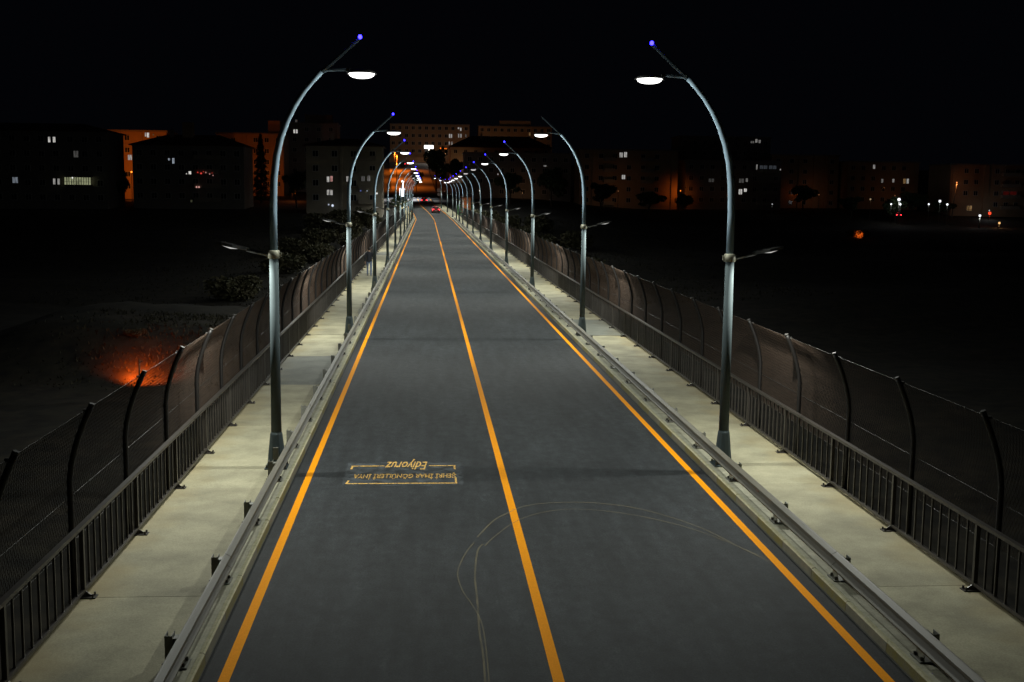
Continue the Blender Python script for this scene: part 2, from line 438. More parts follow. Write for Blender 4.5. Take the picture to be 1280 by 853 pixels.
ws.quad((-2.9, 20.1, 0.0045), (-0.75, 20.1, 0.0045), (-0.75, 21.9, 0.0045), (-2.9, 21.9, 0.0045))
ws.build('paint_dust', M['wash'], road)

# dusty tyre traces of a tight turn
def smooth_pts(pts, n=5):
    out = []
    P = [Vector((*p, 0)) for p in pts]
    for i in range(len(P) - 1):
        p0, p1, p2, p3 = P[max(i - 1, 0)], P[i], P[i + 1], P[min(i + 2, len(P) - 1)]
        for k in range(n):
            t = k / n
            out.append(0.5 * ((2 * p1) + (p2 - p0) * t + (2 * p0 - 5 * p1 + 4 * p2 - p3) * t * t + (3 * p1 - p0 - 3 * p2 + p3) * t ** 3))
    out.append(P[-1]); return [(p.x, p.y) for p in out]
for pts, w in (([(-0.64, 16.96), (-0.36, 17.81), (-0.13, 18.22), (0.2, 18.66), (0.7, 18.88), (1.4, 18.85), (2.11, 18.44), (2.81, 17.44), (3.24, 16.22), (3.45, 15.6)], 0.024),
               ([(-0.55, 16.5), (-0.44, 16.83), (-0.11, 17.58), (0.15, 17.98), (0.5, 18.3), (0.98, 18.47), (1.6, 18.3), (2.25, 17.82), (2.85, 17.05), (3.45, 15.75)], 0.020),
               ([(-0.58, 16.6), (-0.67, 16.25), (-0.75, 15.19), (-0.76, 14.25), (-0.78, 13.16), (-0.77, 12.44), (-0.79, 11.4)], 0.026),
               ([(-0.70, 16.7), (-0.86, 16.1), (-0.98, 15.33), (-0.94, 14.62), (-0.83, 14.05), (-0.74, 13.4), (-0.73, 12.5), (-0.75, 11.4)], 0.017)):
    mb = MB(); strip(mb, smooth_pts(pts), w, 0.0055 + random.random() * 0.0015); mb.build('tyre_trace', M['rubber'], road)

# ------------------------------------------------------------------ bridge deck, kerbs, walkways
BAY = 20.0 / 7.5
for s, side in ((-1, 'left'), (1, 'right')):
    dk = MB(); a, b = sorted((s * 3.8, s * 5.75)); dk.box(a, b, -30, 236, -0.9, 0.02)
    tag(dk.build('bridge_deck', M['deck']), kind='structure')
    # concrete strip under the guard rail and the kerb stones in front of it
    st = MB(); a, b = sorted((s * 3.872, s * 4.16)); st.box(a, b, -30, 236, 0.0205, 0.146)
    kerb = tag(st.build('kerb', M['strip']), kind='structure')
    y = -2.0; k = 0; meshes = {}
    mats = [M['kerb_w'], M['kerb_y']]
    run = 0; cur = 0
    while y < 236:
        L = 1.30
        if run <= 0: cur = 1 - cur; run = 1
        run -= 1
        if cur not in meshes:
            mb = MB()
            x0, x1 = s * 3.802, s * 3.868
            mb.prism([(x0, 0.0205), (x1, 0.0205), (x1, 0.15), (x0 + s * 0.022, 0.15), (x0 + s * 0.006, 0.132)], 'y', 0, L - 0.012)
            mb.m[2] = mb.m[3] = 1                               # scuffed pale top and arris
            meshes[cur] = mb.mesh('kerb_stone', [mats[cur], M['kerb_top']])
        o = put('kerb_stone', meshes[cur], kerb, (0, y, random.uniform(-0.004, 0.004)))
        y += L; k += 1
    # walkway slabs
    base = MB(); a, b = sorted((s * 4.163, s * 5.715)); base.box(a, b, -30, 236, 0.0207, 0.12)
    wk = tag(base.build('walkway', M['deck']), kind='structure')
    L = 5.355
    sl = MB(); sl.box(*sorted((s * 4.163, s * 5.715)), 0, L - 0.007, 0.1203, 0.15)
    dat = [sl.mesh('paving_slab', M[q]) for q in ('slab_a', 'slab_b', 'slab_c')]
    y = 30.18 - 6 * L; k = 0
    while y < 234:
        w = random.random(); q = 0 if w < 0.55 else 1 if w < 0.93 else 2
        if s < 0 and k == 6: q = 2
        if k < 6: q = k % 2
        put('paving_slab', dat[q], wk, (0, y, random.uniform(-0.0025, 0.0025))); y += L; k += 1
    # pavement beyond the bridge end
    pv = MB(); ys = YS_FAR[2:15]
    ribbon(pv, ys, *sorted((s * 3.8, s * 5.9)), 0.13)
    for y0, y1 in zip(ys, ys[1:]):
        p, n = path_at(y0 + 1e-4); q, m = path_at(y1)
        for off in (3.8, 5.9):
            A = p + n * s * off; B = q + m * s * off
            pv.quad(A + Vector((0, 0, -0.4)), B + Vector((0, 0, -0.4)), B + Vector((0, 0, 0.13)), A + Vector((0, 0, 0.13)))
    tag(pv.build('pavement', M['slab_a']), kind='structure')

# ------------------------------------------------------------------ guard rails
W_PROF = [(0, 0.31), (0.018, 0.302), (0.078, 0.268), (0.086, 0.235), (0.018, 0.178), (0.006, 0.155), (0.018, 0.132), (0.086, 0.075), (0.078, 0.042), (0.018, 0.008), (0, 0.0)]
for s, side in ((-1, 'left'), (1, 'right')):
    gr = thing('guard_rail', 'long galvanised W-beam guard rail on posts along the %s kerb' % side, 'guard rail', (0, 0, 0), 0, 'guard rails beside the carriageway')
    xb = s * 3.985                                             # back of the beam
    mb = MB(); prof = [(xb - s * d * 0.9, 0.26 + z * 0.82) for d, z in W_PROF]; pin = [(x + s * 0.006, z) for x, z in reversed(prof)]
    L = 2 * BAY
    mb.prism(prof + pin, 'y', 0, L + 0.12)
    md = mb.mesh('rail_section', M['galv'])
    ph = 1.12 if s > 0 else 1.32
    y = ph - BAY; i = 0
    while y < 232:
        o = put('rail_section', md, gr, (-s * 0.003 * (i % 2), y, 0.003 * (i % 2)))
        y += L; i += 1
    # C-section posts with spacer block and base plate
    pm = MB()
    x0 = s * 3.993
    pm.box(*sorted((x0, x0 + s * 0.075)), -0.06, 0.06, 0.29, 0.46)                 # spacer
    a, b = x0 + s * 0.0755, x0 + s * 0.155
    pm.box(*sorted((a, a + s * 0.008)), -0.075, 0.075, 0.163, 0.495 if s < 0 else 0.455)
    pm.box(*sorted((b - s * 0.008, b)), -0.075, 0.075, 0.163, 0.495 if s < 0 else 0.455)
    pm.box(*sorted((a + s * 0.0082, b - s * 0.0082)), -0.0748, -0.066, 0.1632, 0.494 if s < 0 else 0.454)
    bp = MB(); bp.box(*sorted((s * 3.915, s * 4.19)), -0.13, 0.13, 0.151, 0.163)
    for xx in (3.955, 4.165):
        for yb in (-0.085, 0.085): bp.tube([(s * xx, yb, 0.163), (s * xx, yb, 0.20)], 0.016, 6, 1, smooth=False)
    gp = MB(); gp.prism([(-0.12, 0.164), (0.12, 0.164), (0.055, 0.33), (-0.055, 0.33)], 'x', *sorted((s * 3.972, s * 3.980)))
    d1, d2, d3 = pm.mesh('post', M['galv_post']), bp.mesh('base_plate', [M['galv_post'], M['bolt']]), gp.mesh('gusset', M['gusset'])
    y = ph
    while y < 232:
        o = put('post', d1, gr, (0, y, 0)); put('base_plate', d2, o)
        if y < 60: put('gusset', d3, o)
        y += BAY
    if s > 0:      # one red reflector hangs in the right rail
        rf = MB(); rf.box(*sorted((xb - s * 0.016, xb - s * 0.035)), -0.05, 0.05, 0.40, 0.47)
        rf.build('reflector', mat('red_reflector', (0.28, 0.02, 0.015), 0.3), gr, (0, 18.05, 0))

# ------------------------------------------------------------------ walkway railings
RAIL_END = 233.0
for s, side in ((-1, 'left'), (1, 'right')):
    rl = thing('pedestrian_railing', 'dark brown steel baluster railing along the outer edge of the %s walkway' % side, 'railing', (0, 0, 0), 0, 'railings of the bridge walkways')
    x = s * 5.62
    ph = 0.80 if s < 0 else 0.60
    Y0 = ph + BAY
    nb = int((RAIL_END - Y0) / BAY)
    Y1 = Y0 + nb * BAY
    mb = MB(); mb.box(x - 0.035, x + 0.035, Y0 - 0.03, Y1 + 0.03, 1.025, 1.07); mb.build('top_rail', M['rail'], rl)
    mb = MB(); mb.box(x - 0.025, x + 0.025, Y0 - 0.03, Y1 + 0.03, 0.215, 0.255); mb.build('bottom_rail', M['rail'], rl)
    pm = MB(); pm.box(x - 0.027, x + 0.027, -0.027, 0.027, 0.163, 1.024)
    fm = MB(); fm.box(*sorted((x - s * 0.16, x + s * 0.07)), -0.07, 0.07, 0.151, 0.163)
    for xx, yy_ in ((0.125, 0.045), (0.125, -0.045)): fm.tube([(x - s * xx, yy_, 0.163), (x - s * xx, yy_, 0.20)], 0.014, 6, 0, smooth=False)
    fm.prism([(x - s * 0.022, 0.163), (x - s * 0.12, 0.163), (x - s * 0.022, 0.23)], 'y', -0.006, 0.006)
    dp, df = pm.mesh('post', M['rail']), fm.mesh('foot_plate', M['rail'])
    bm_ = MB(); bm_.box(x - 0.012, x + 0.012, -0.012, 0.012, 0.2552, 1.0248); db = bm_.mesh('baluster', M['rail'])
    n_b = 0; rest = MB()
    for i in range(nb + 1):
        y = Y0 + i * BAY
        o = put('post', dp, rl, (0, y, 0)); put('foot_plate', df, o)
        if i == nb: break
        for k in range(1, 10):
            yb = y + BAY * k / 10.0
            if n_b < 300 and yb > 6: put('baluster', db, rl, (0, yb, 0)); n_b += 1
            else: rest.box(x - 0.012, x + 0.012, yb - 0.012, yb + 0.012, 0.2552, 1.0248)
    tag(rest.build('far_baluster', M['rail'], rl), kind='stuff')

# ------------------------------------------------------------------ chain-link fences outside the railings
def fence_x(z):            # straight to 1.6 m, then leaning inwards over the walkway
    t = max(0.0, (z - 1.55) / 0.90)
    return 5.86 - 0.27 * t ** 1.6
ZT = 2.45
for s, side in ((-1, 'left'), (1, 'right')):
    fe = thing('mesh_fence', 'tall rusty chain-link fence with inward curved posts behind the %s railing' % side, 'fence', (0, 0, 0), 0, 'chain-link fences of the bridge')
    pz = [0.0, 0.8, 1.55, 1.75, 1.95, 2.12, 2.28, 2.42, 2.50]
    pm = MB(); pm.tube([(s * (fence_x(z) - 0.045), 0, z) for z in pz], 0.038, 8)
    cp = MB(); cp.tube([(s * (fence_x(2.50) - 0.045), 0, 2.497), (s * (fence_x(2.50) - 0.055), 0, 2.525)], [0.041, 0.036], 8)
    ck = MB(); ck.box(*sorted((s * (fence_x(2.44) + 0.03), s * (fence_x(2.44) - 0.01))), -0.02, 0.02, 2.42, 2.455)
    dpost, dcap, dclip = pm.mesh('post', M['fence_post']), cp.mesh('post_cap', M['cap']), ck.mesh('wire_clip', M['cap'])
    # one panel of woven wire, shared by every bay
    wm = MB(); pitch = 0.075; H0, H1 = 0.72, ZT
    slope = 0.62                                  # run along the fence per metre of height
    segz = [H0, 1.55, 1.8, 2.05, 2.25, H1]
    n_w = int((BAY + slope * (H1 - H0)) / pitch) + 1
    for d in (-1, 1):
        for k in range(n_w):
            ya = k * pitch if d < 0 else k * pitch - slope * (H1 - H0)
            pts = []
            def yz(z): return ya + d * slope * (z - H0)
            zs = sorted(set(segz + [H0 + (0 - ya) / (d * slope), H0 + (BAY - ya) / (d * slope)]))
            zs = [z for z in zs if H0 - 1e-6 <= z <= H1 + 1e-6 and -1e-6 <= yz(z) <= BAY + 1e-6]
            if len(zs) < 2 or zs[-1] - zs[0] < 0.02: continue
            wm.tube([(s * (fence_x(z) - 0.004 * d), yz(z), z) for z in zs], 0.0024, 3, 0, False, True)
    dmesh = wm.mesh('mesh_panel', M['wire'])
    tw = MB()
    for z, r in ((0.73, 0.003), (1.32, 0.0032), (ZT, 0.0022)):
        tw.tube([(s * (fence_x(z) - 0.008), 0, z), (s * (fence_x(z) - 0.008), BAY, z)], r, 4, 0, False, True)
    dwire = tw.mesh('tension_wire', M['cap'])
    y = (1.06 if s < 0 else 0.45) + 2 * BAY; i = 0
    while y < 233:
        o = put('post', dpost, fe, (0, y, 0)); put('post_cap', dcap, o); put('wire_clip', dclip, o)
        if y + BAY < 235:
            put('mesh_panel', dmesh, fe, (0, y, 0)); put('tension_wire', dwire, fe, (0, y, 0))
        y += BAY; i += 1

# ------------------------------------------------------------------ street lamps
def ies(name, angles, *planes):
    """planes: candelas ahead of the head, to its sides, behind it (or one plane for all)"""
    t = bpy.data.texts.new(name)
    h = [0] if len(planes) == 1 else [0, 90, 180]
    t.write('IESNA:LM-63-1995\n[TEST] none\n[MANUFAC] none\nTILT=NONE\n1 1000 1 %d %d 1 2 0 0 0\n1 1 100\n%s\n%s\n%s\n' % (len(angles), len(h), ' '.join(map(str, angles)), ' '.join(map(str, h)), '\n'.join(' '.join(map(str, c)) for c in planes)))
    return t
def ies_light(name, text, watts, col, radius):
    d = bpy.data.lights.new(name, 'POINT'); d.energy = watts; d.color = col; d.shadow_soft_size = radius
    d.use_nodes = True
    n = d.node_tree.nodes; e = n['Emission']; i = n.new('ShaderNodeTexIES'); i.mode = 'INTERNAL'; i.ies = text
    d.node_tree.links.new(i.outputs[0], e.inputs['Strength'])
    return d
IES_ROAD = ies('road_photometry', [0, 15, 30, 45, 55, 62, 68, 74, 80, 86, 92, 100, 110, 180], [1000, 1040, 1150, 1280, 1250, 1080, 900, 700, 420, 220, 120, 60, 0, 0],
               [1000, 1040, 1150, 1280, 1250, 1080, 900, 620, 330, 160, 110, 60, 0, 0], [1000, 960, 780, 520, 360, 270, 210, 150, 110, 80, 60, 30, 0, 0])
IES_WALK = ies('walkway_photometry', [0, 20, 35, 45, 55, 62, 68, 74, 80, 85, 90, 180], [1000, 1080, 1250, 1400, 1450, 1300, 900, 450, 180, 60, 0, 0],
               [1000, 1080, 1250, 1400, 1450, 1300, 900, 450, 180, 60, 0, 0], [1000, 900, 720, 580, 530, 520, 430, 240, 90, 30, 0, 0])
ROAD_W, WALK_W = 14.8, 7.2
L_ROAD = ies_light('road_lamp_light', IES_ROAD, ROAD_W, (0.95, 1.0, 0.93), 0.035)
L_ROAD_DIM = ies_light('dimmed_road_lamp_light', IES_ROAD, ROAD_W * 0.66, (0.95, 1.0, 0.93), 0.035)    # first pair dimmed to darken the near road
L_WALK = ies_light('walkway_lamp_light', IES_WALK, WALK_W, (0.97, 1.0, 0.92), 0.035)

def make_lamp():
    """street lamp, foot at the origin, arm reaching towards +x"""
    t = thing('street_lamp', 'x', 'street lamp')
    mb = MB(); mb.box(-0.2, 0.2, -0.2, 0.2, 0.002, 0.022)
    for bx in (-0.165, 0.165):
        for by in (-0.165, 0.165): mb.tube([(bx, by, 0.022), (bx, by, 0.075)], 0.018, 6, 1, smooth=False)
    for a in range(4):
        w = PI / 4 + a * PI / 2; c, s_ = math.cos(w), math.sin(w)
        mb.quad((c * 0.14, s_ * 0.14, 0.022), (c * 0.215, s_ * 0.215, 0.022), (c * 0.21, s_ * 0.21, 0.05), (c * 0.13, s_ * 0.13, 0.17), 0)
    mb.build('base_plate', [M['pole_low'], M['bolt']], t)
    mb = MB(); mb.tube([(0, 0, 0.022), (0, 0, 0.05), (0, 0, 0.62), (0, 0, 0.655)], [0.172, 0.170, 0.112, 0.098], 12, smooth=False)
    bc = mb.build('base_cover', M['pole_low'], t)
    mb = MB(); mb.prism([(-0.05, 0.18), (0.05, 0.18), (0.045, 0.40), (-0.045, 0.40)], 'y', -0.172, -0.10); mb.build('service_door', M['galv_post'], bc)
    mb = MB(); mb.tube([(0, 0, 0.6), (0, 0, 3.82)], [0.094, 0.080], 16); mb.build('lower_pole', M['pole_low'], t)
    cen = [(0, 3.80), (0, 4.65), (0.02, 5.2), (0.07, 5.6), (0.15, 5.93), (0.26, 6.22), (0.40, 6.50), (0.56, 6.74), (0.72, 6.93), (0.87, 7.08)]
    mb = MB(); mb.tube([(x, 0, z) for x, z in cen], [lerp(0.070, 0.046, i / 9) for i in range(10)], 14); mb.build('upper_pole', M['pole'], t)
    mb = MB(); mb.tube([(0.85, 0, 7.06), (0.98, 0, 7.17), (1.53, 0, 7.655)], [0.040, 0.036, 0.028], 10); sp = mb.build('spire_arm', M['pole'], t)
    mb = MB(); mb.lathe([(0.012, 7.655), (0.030, 7.665), (0.035, 7.69), (0.027, 7.718), (0.008, 7.728)], 1.545, 0, 10); mb.build('beacon', emit((0.02, 0.015, 1.0), 16.0), t)
    mb = MB(); mb.lathe([(0.088, 3.80), (0.105, 3.81), (0.105, 3.94), (0.088, 3.95)], 0, 0, 16)
    mb.box(-0.13, 0.13, -0.02, 0.02, 3.83, 3.92); mb.build('collar', M['collar'], t)
    # walkway lantern, reaching outwards and slightly up
    mb = MB(); mb.tube([(-0.09, 0, 3.87), (-0.48, 0, 3.955)], [0.038, 0.030], 8); mb.build('walkway_arm', M['head'], t)
    def P(d, h): return (-0.42 - d * 0.975, h + 3.945 + d * 0.20)
    mb = MB()
    out = [(0.0, 0.045), (0.06, 0.075), (0.30, 0.115), (0.50, 0.105), (0.58, 0.05)]
    rings = []
    for d, w in out:
        for h in (-0.012, 0.045 if 0 < d < 0.58 else 0.03):
            x, z = P(d, h); rings.append([(x, -w, z), (x, w, z)])
    for i in range(len(out) - 1):
        b0, t0, b1, t1 = rings[2 * i], rings[2 * i + 1], rings[2 * i + 2], rings[2 * i + 3]
        mb.quad(t0[0], t0[1], t1[1], t1[0]); mb.quad(b0[0], b0[1], b1[1], b1[0])
        mb.quad(b0[0], b1[0], t1[0], t0[0]); mb.quad(b0[1], b1[1], t1[1], t0[1])
    mb.quad(rings[0][0], rings[0][1], rings[1][1], rings[1][0]); mb.quad(rings[-2][0], rings[-2][1], rings[-1][1], rings[-1][0])
    wh = mb.build('walkway_lantern', M['head'], t)
    mb = MB(); pts = []
    for k in range(14):
        w = 2 * PI * k / 14; x, z = P(0.35 + 0.16 * math.cos(w), -0.016); pts.append((x, 0.08 * math.sin(w), z))
    x, z = P(0.35, -0.045); b = len(mb.v); mb.v += pts + [(x, 0, z)]
    for k in range(14): mb.face((b + k, b + (k + 1) % 14, b + 14), 0, True)
    mb.build('lens', emit((1.0, 0.99, 0.94), 0.55), wh)
    x, z = P(0.35, -0.10)
    o = put('walkway_lamp_light', L_WALK, t, (x, 0, z)); o.rotation_euler = (0, 0, -PI / 2)     # looks outwards over the walkway
    # road lantern
    mb = MB(); mb.tube([(0.84, 0, 7.055), (0.96, 0, 7.11), (1.36, 0, 7.125)], [0.032, 0.028, 0.026], 8); mb.build('lamp_bracket', M['pole'], t)
    mb = MB(); mb.lathe([(0.228, 7.06), (0.24, 7.075), (0.232, 7.10), (0.16, 7.125), (0.06, 7.14)], 1.57, 0, 20)
    mb.box(1.30, 1.36, -0.045, 0.045, 7.09, 7.15)
    for bx in (1.32, 1.822): mb.tube([(bx, 0, 7.045), (bx, 0, 7.07)], 0.018, 6)
    hd = mb.build('lamp_head', M['head'], t)
    mb = MB(); mb.lathe([(0.228, 7.060), (0.210, 7.022), (0.160, 6.995), (0.09, 6.981), (0.02, 6.977)], 1.57, 0, 24); mb.build('lens', emit((1.0, 1.0, 0.96), 4.0, True), hd)
    put('road_lamp_light', L_ROAD, t, (1.57, 0, 6.935), PI / 2)           # plane 0 of the photometry looks across the road
    return t
ORD = ['first', 'second', 'third', 'fourth', 'fifth', 'sixth', 'seventh', 'eighth', 'ninth', 'tenth', 'eleventh', 'twelfth', 'thirteenth', 'fourteenth']
DIM = emit((1.0, 0.98, 0.92), 0.8)
dark_led = mat('unlit_beacon', (0.03, 0.03, 0.05), 0.3)
proto = make_lamp(); used = False
for s, side in ((-1, 'left'), (1, 'right')):
    for k in range(14):
        y = 20.95 + 20 * k
        o = proto if not used else copy_tree(proto); used = True
        for ch in o.children:
            if ch.name.startswith('road_lamp_light'): ch.data = L_ROAD
        p, n = path_at(y)
        q = p + n * s * 4.13
        o.location = (q.x, q.y, p.z + 0.15)
        o.rotation_euler = (0, 0, (0 if s < 0 else PI) + math.atan2(-n.y, n.x) * -1 + random.uniform(-0.012, 0.012))
        extra = ''
        if s > 0 and k == 1: extra = ', its blue tip unlit'
        if s > 0 and k in (4, 5): extra = ', its head dim'
        o['label'] = '%s curved blue-grey street lamp from the camera on the %s side%s' % (ORD[k], side, extra)
        o['group'] = 'curved street lamps along the bridge'
        for ch in o.children:
            if k == 0 and ch.name.startswith('road_lamp_light'): ch.data = L_ROAD_DIM
            if ch.name.startswith('beacon') and s > 0 and k == 1:
                ch.data = ch.data.copy(); ch.data.materials[0] = dark_led
            if ch.name.startswith('lamp_head') and s > 0 and k in (4, 5):
                for g in ch.children: g.data = g.data.copy(); g.data.materials[0] = DIM

# ------------------------------------------------------------------ vegetation
def leaf_cloud(lobes, n, size, m, seed, flat=0.0):
    r = random.Random(seed); mb = MB(); tot = sum(l[3] * l[4] * l[5] for l in lobes)
    for cx, cy, cz, a, b, c in lobes:
        for _ in range(int(n * a * b * c / tot)):
            v = Vector((r.gauss(0, 1), r.gauss(0, 1), r.gauss(0, 1))).normalized() * (r.uniform(0.25, 1.0) ** 0.5)
            p = Vector((cx + v.x * a, cy + v.y * b, cz + v.z * c))
            u = Vector((r.gauss(0, 1), r.gauss(0, 1), r.gauss(0, 0.6))).normalized(); w = u.orthogonal().normalized(); w.rotate(Matrix.Rotation(r.uniform(0, 6.28), 3, u))
            h = size * r.uniform(0.6, 1.4); q = u.cross(w) * h * 0.55; w = w * h
            mb.quad(p - w, p - q * 0.9, p + w, p + q)
    return mb.mesh('crown', m)
def trunk_mesh(h, r, seed, spread=0.3, limbs=5):
    rr = random.Random(seed); mb = MB()
    mb.tube([(0, 0, -0.4), (rr.uniform(-.1, .1), 0, h * 0.3), (rr.uniform(-.2, .2), rr.uniform(-.2, .2), h * 0.62), (rr.uniform(-.3, .3), rr.uniform(-.3, .3), h * 0.9)], [r * 1.2, r, r * 0.7, r * 0.25], 8)
    for k in range(limbs):
        a = 2 * PI * k / limbs + rr.uniform(-.4, .4); z = h * rr.uniform(0.35, 0.55); e = h * spread
        mb.tube([(0, 0, z), (math.cos(a) * e * 0.5, math.sin(a) * e * 0.5, z + h * 0.14), (math.cos(a) * e, math.sin(a) * e, z + h * 0.34)], [r * 0.5, r * 0.35, r * 0.12], 6)
    return mb.mesh('trunk', M['bark'])
def broad_lobes(seed):
    r = random.Random(seed); L = [(0, 0, 0.66, 0.26, 0.26, 0.24)]
    for k in range(9):
        a = 2 * PI * k / 9 + r.uniform(-.3, .3); d = r.uniform(0.16, 0.34); z = r.uniform(0.42, 0.86); q = r.uniform(0.10, 0.18)
        L.append((math.cos(a) * d, math.sin(a) * d, z, q, q, q * 0.85))
    return L
crowns = [leaf_cloud(broad_lobes(s_), 2400, 0.035, M['leaf'], s_) for s_ in (1, 2, 3)]      # unit-height crowns, scaled per tree
trunks = [trunk_mesh(1.0, 0.022, s_) for s_ in (1, 2, 3)]
con = MB(); rr = random.Random(5)
for k in range(2600):
    z = rr.uniform(0.08, 1.0); rad = 0.21 * (1 - z) ** 0.8 * (0.75 + 0.25 * math.sin(z * 70)) + 0.008
    a = rr.uniform(0, 2 * PI); d = rad * rr.uniform(0.35, 1.0) ** 0.5
    p = Vector((math.cos(a) * d, math.sin(a) * d, z - d * 0.25)); u = Vector((math.cos(a), math.sin(a), -0.5)) * 0.028; w = Vector((-math.sin(a), math.cos(a), rr.uniform(-.5, .5))) * 0.012
    con.quad(p - u, p - w, p + u, p + w)
con_d = con.mesh('crown', M['needle'])
con_t = MB().tube([(0, 0, -0.05), (0, 0, 0.95)], [0.02, 0.003], 6).mesh('trunk', M['bark'])
def tree(x, y, h, wid, label, group, kind=0, name='leafy_tree', z=None):
    t = thing(name, label, 'tree', (x, y, terrain(x, y) - 0.05 if z is None else z), random.uniform(0, 6), group)
    t.scale = (wid / 0.9, wid / 0.9, h) if kind >= 0 else (wid / 0.42, wid / 0.42, h)
    if kind >= 0: put('crown', crowns[kind], t); put('trunk', trunks[kind], t)
    else: put('crown', con_d, t); put('trunk', con_t, t)
    return t
G1 = 'dark trees among the houses'
tree(-41.2, 285, 16.5, 5.6, 'tall narrow dark conifer before the orange-lit house left of the bridge', G1, -1, 'conifer')
tree(-72.4, 276, 9.5, 6.0, 'dark bushy tree low against the bright orange facade at far left', G1, 0)
tree(-69.5, 258, 6.5, 6.5, 'low dark tree added to block orange spill between the two black houses at far left', G1, 2)  # added to stop lamp light leaking onto the ground in front
tree(-67.2, 279, 7.0, 4.0, 'small ragged tree beside the bright orange facade at far left', G1, 1)
tree(1.6, 368, 15.0, 9.0, 'big dark tree at the head of the road, right of the orange hill street', G1, 2)
tree(7.5, 380, 11.5, 7.0, 'dark tree just right of the biggest tree at the head of the road', G1, 1)
tree(-4.6, 372, 7.5, 5.0, 'small dark tree at the left foot of the biggest tree', G1, 0)
tree(20.5, 400, 12.0, 9.0, 'wide dark tree in front of the pale hip-roofed house', G1, 0)
tree(30.0, 395, 9.5, 8.0, 'dark tree at the right end of the pale hip-roofed house', G1, 2)
tree(19.0, 292, 9.0, 7.5, 'dark leafy tree beyond the right fence where the bridge ends', G1, 1)
tree(29.0, 282, 10.5, 8.5, 'tall loose dark tree right of the bridge end', G1, 2)
tree(44.0, 300, 8.0, 8.0, 'round dark tree below the left end of the orange-edged block', G1, 0)
tree(57.0, 303, 7.0, 8.5, 'low spreading tree below the orange-edged block', G1, 1)
tree(66.5, 306, 6.0, 5.0, 'small tree at the orange-lit right corner of a block', G1, 2)
tree(101.0, 312, 8.5, 8.0, 'dark tree before the striped houses at far right', G1, 1)
tree(120.0, 296, 7.0, 6.5, 'green tree lit by white garden lamps at far right', G1, 2)
tree(128.5, 304, 7.5, 8.0, 'dark tree right of the green lit tree', G1, 0)
tree(135.0, 300, 6.0, 6.5, 'low dark tree near the leaning orange lamp post', G1, 1)
tree(109.5, 300, 6.5, 6.5, 'dark tree left of the green lit tree', G1, 0)
tree(-30.0, 262, 9.0, 7.0, 'dark tree at the left corner of the pale apartment block', G1, 1)
tree(-7.5, 246, 5.0, 3.6, 'slim tree between the pale apartment block and the bridge end', G1, 2)
# scrub on the slopes beside the bridge
shrub = [leaf_cloud([(0, 0, 0.38, 0.5, 0.5, 0.36), (0.3, 0.2, 0.5, 0.3, 0.3, 0.3), (-0.3, -0.15, 0.45, 0.32, 0.3, 0.34), (0.05, -0.3, 0.3, 0.35, 0.3, 0.28)], 1500, 0.055, M['dry_leaf'], s_) for s_ in (11, 12)]
shrub_b = []
for i, d in enumerate(shrub):
    mb = MB(); r_ = random.Random(i)
    for k in range(6):
        a = k * PI / 3 + r_.uniform(-.4, .4); mb.tube([(0, 0, -0.15), (math.cos(a) * 0.15, math.sin(a) * 0.15, 0.25), (math.cos(a) * 0.34, math.sin(a) * 0.34, 0.6)], [0.02, 0.015, 0.006], 5)
    shrub_b.append(mb.mesh('stem', M['bark']))
SH = [(-13, 222, 4.2, 5), (-18, 225, 3.6, 5), (-10.5, 212, 3.2, 4.5), (-15.5, 208, 4.0, 6), (-21, 214, 4.0, 6), (-9.5, 198, 3.0, 4), (-13.5, 190, 3.4, 5), (-19, 192, 4.2, 6), (-11, 176, 3.2, 4.5), (-17, 170, 3.6, 5.5), (-22, 178, 4.0, 6), (-12.5, 154, 3.0, 5), (-19.5, 150, 3.6, 6), (-14, 132, 3.0, 5), (-22, 126, 3.4, 6),
      (9.5, 222, 4.2, 5), (13, 214, 4.2, 5), (9.5, 200, 4.0, 5), (14.5, 194, 4.4, 6), (10.5, 182, 4.0, 5), (17, 178, 4.0, 6), (11.5, 165, 3.4, 5), (13, 148, 3.2, 5), (20, 152, 3.6, 6), (24, 196, 4.0, 6), (19, 215, 4.4, 6)]
SHW = ['first', 'second', 'third', 'fourth', 'fifth', 'sixth', 'seventh', 'eighth', 'ninth', 'tenth', 'eleventh', 'twelfth', 'thirteenth', 'fourteenth', 'fifteenth']
cnt = {-1: 0, 1: 0}
for s, side in ((-1, 'left'), (1, 'right')):
    rows = sorted([q for q in SH if q[0] * s > 0], key=lambda q: -q[1])
    for i, (x, y, h, w) in enumerate(rows):
        t = thing('scrub_bush', 'dry brown-green bush on the slope %s of the bridge, %s from its far end' % (side, SHW[i]), 'bush', (x, y, terrain(x, y) - 0.1), random.uniform(0, 6), 'dry bushes on the slopes beside the bridge')
        t.scale = (w / 1.1, w / 1.1, h)
        put('foliage', shrub[i % 2], t); put('stem', shrub_b[i % 2], t)
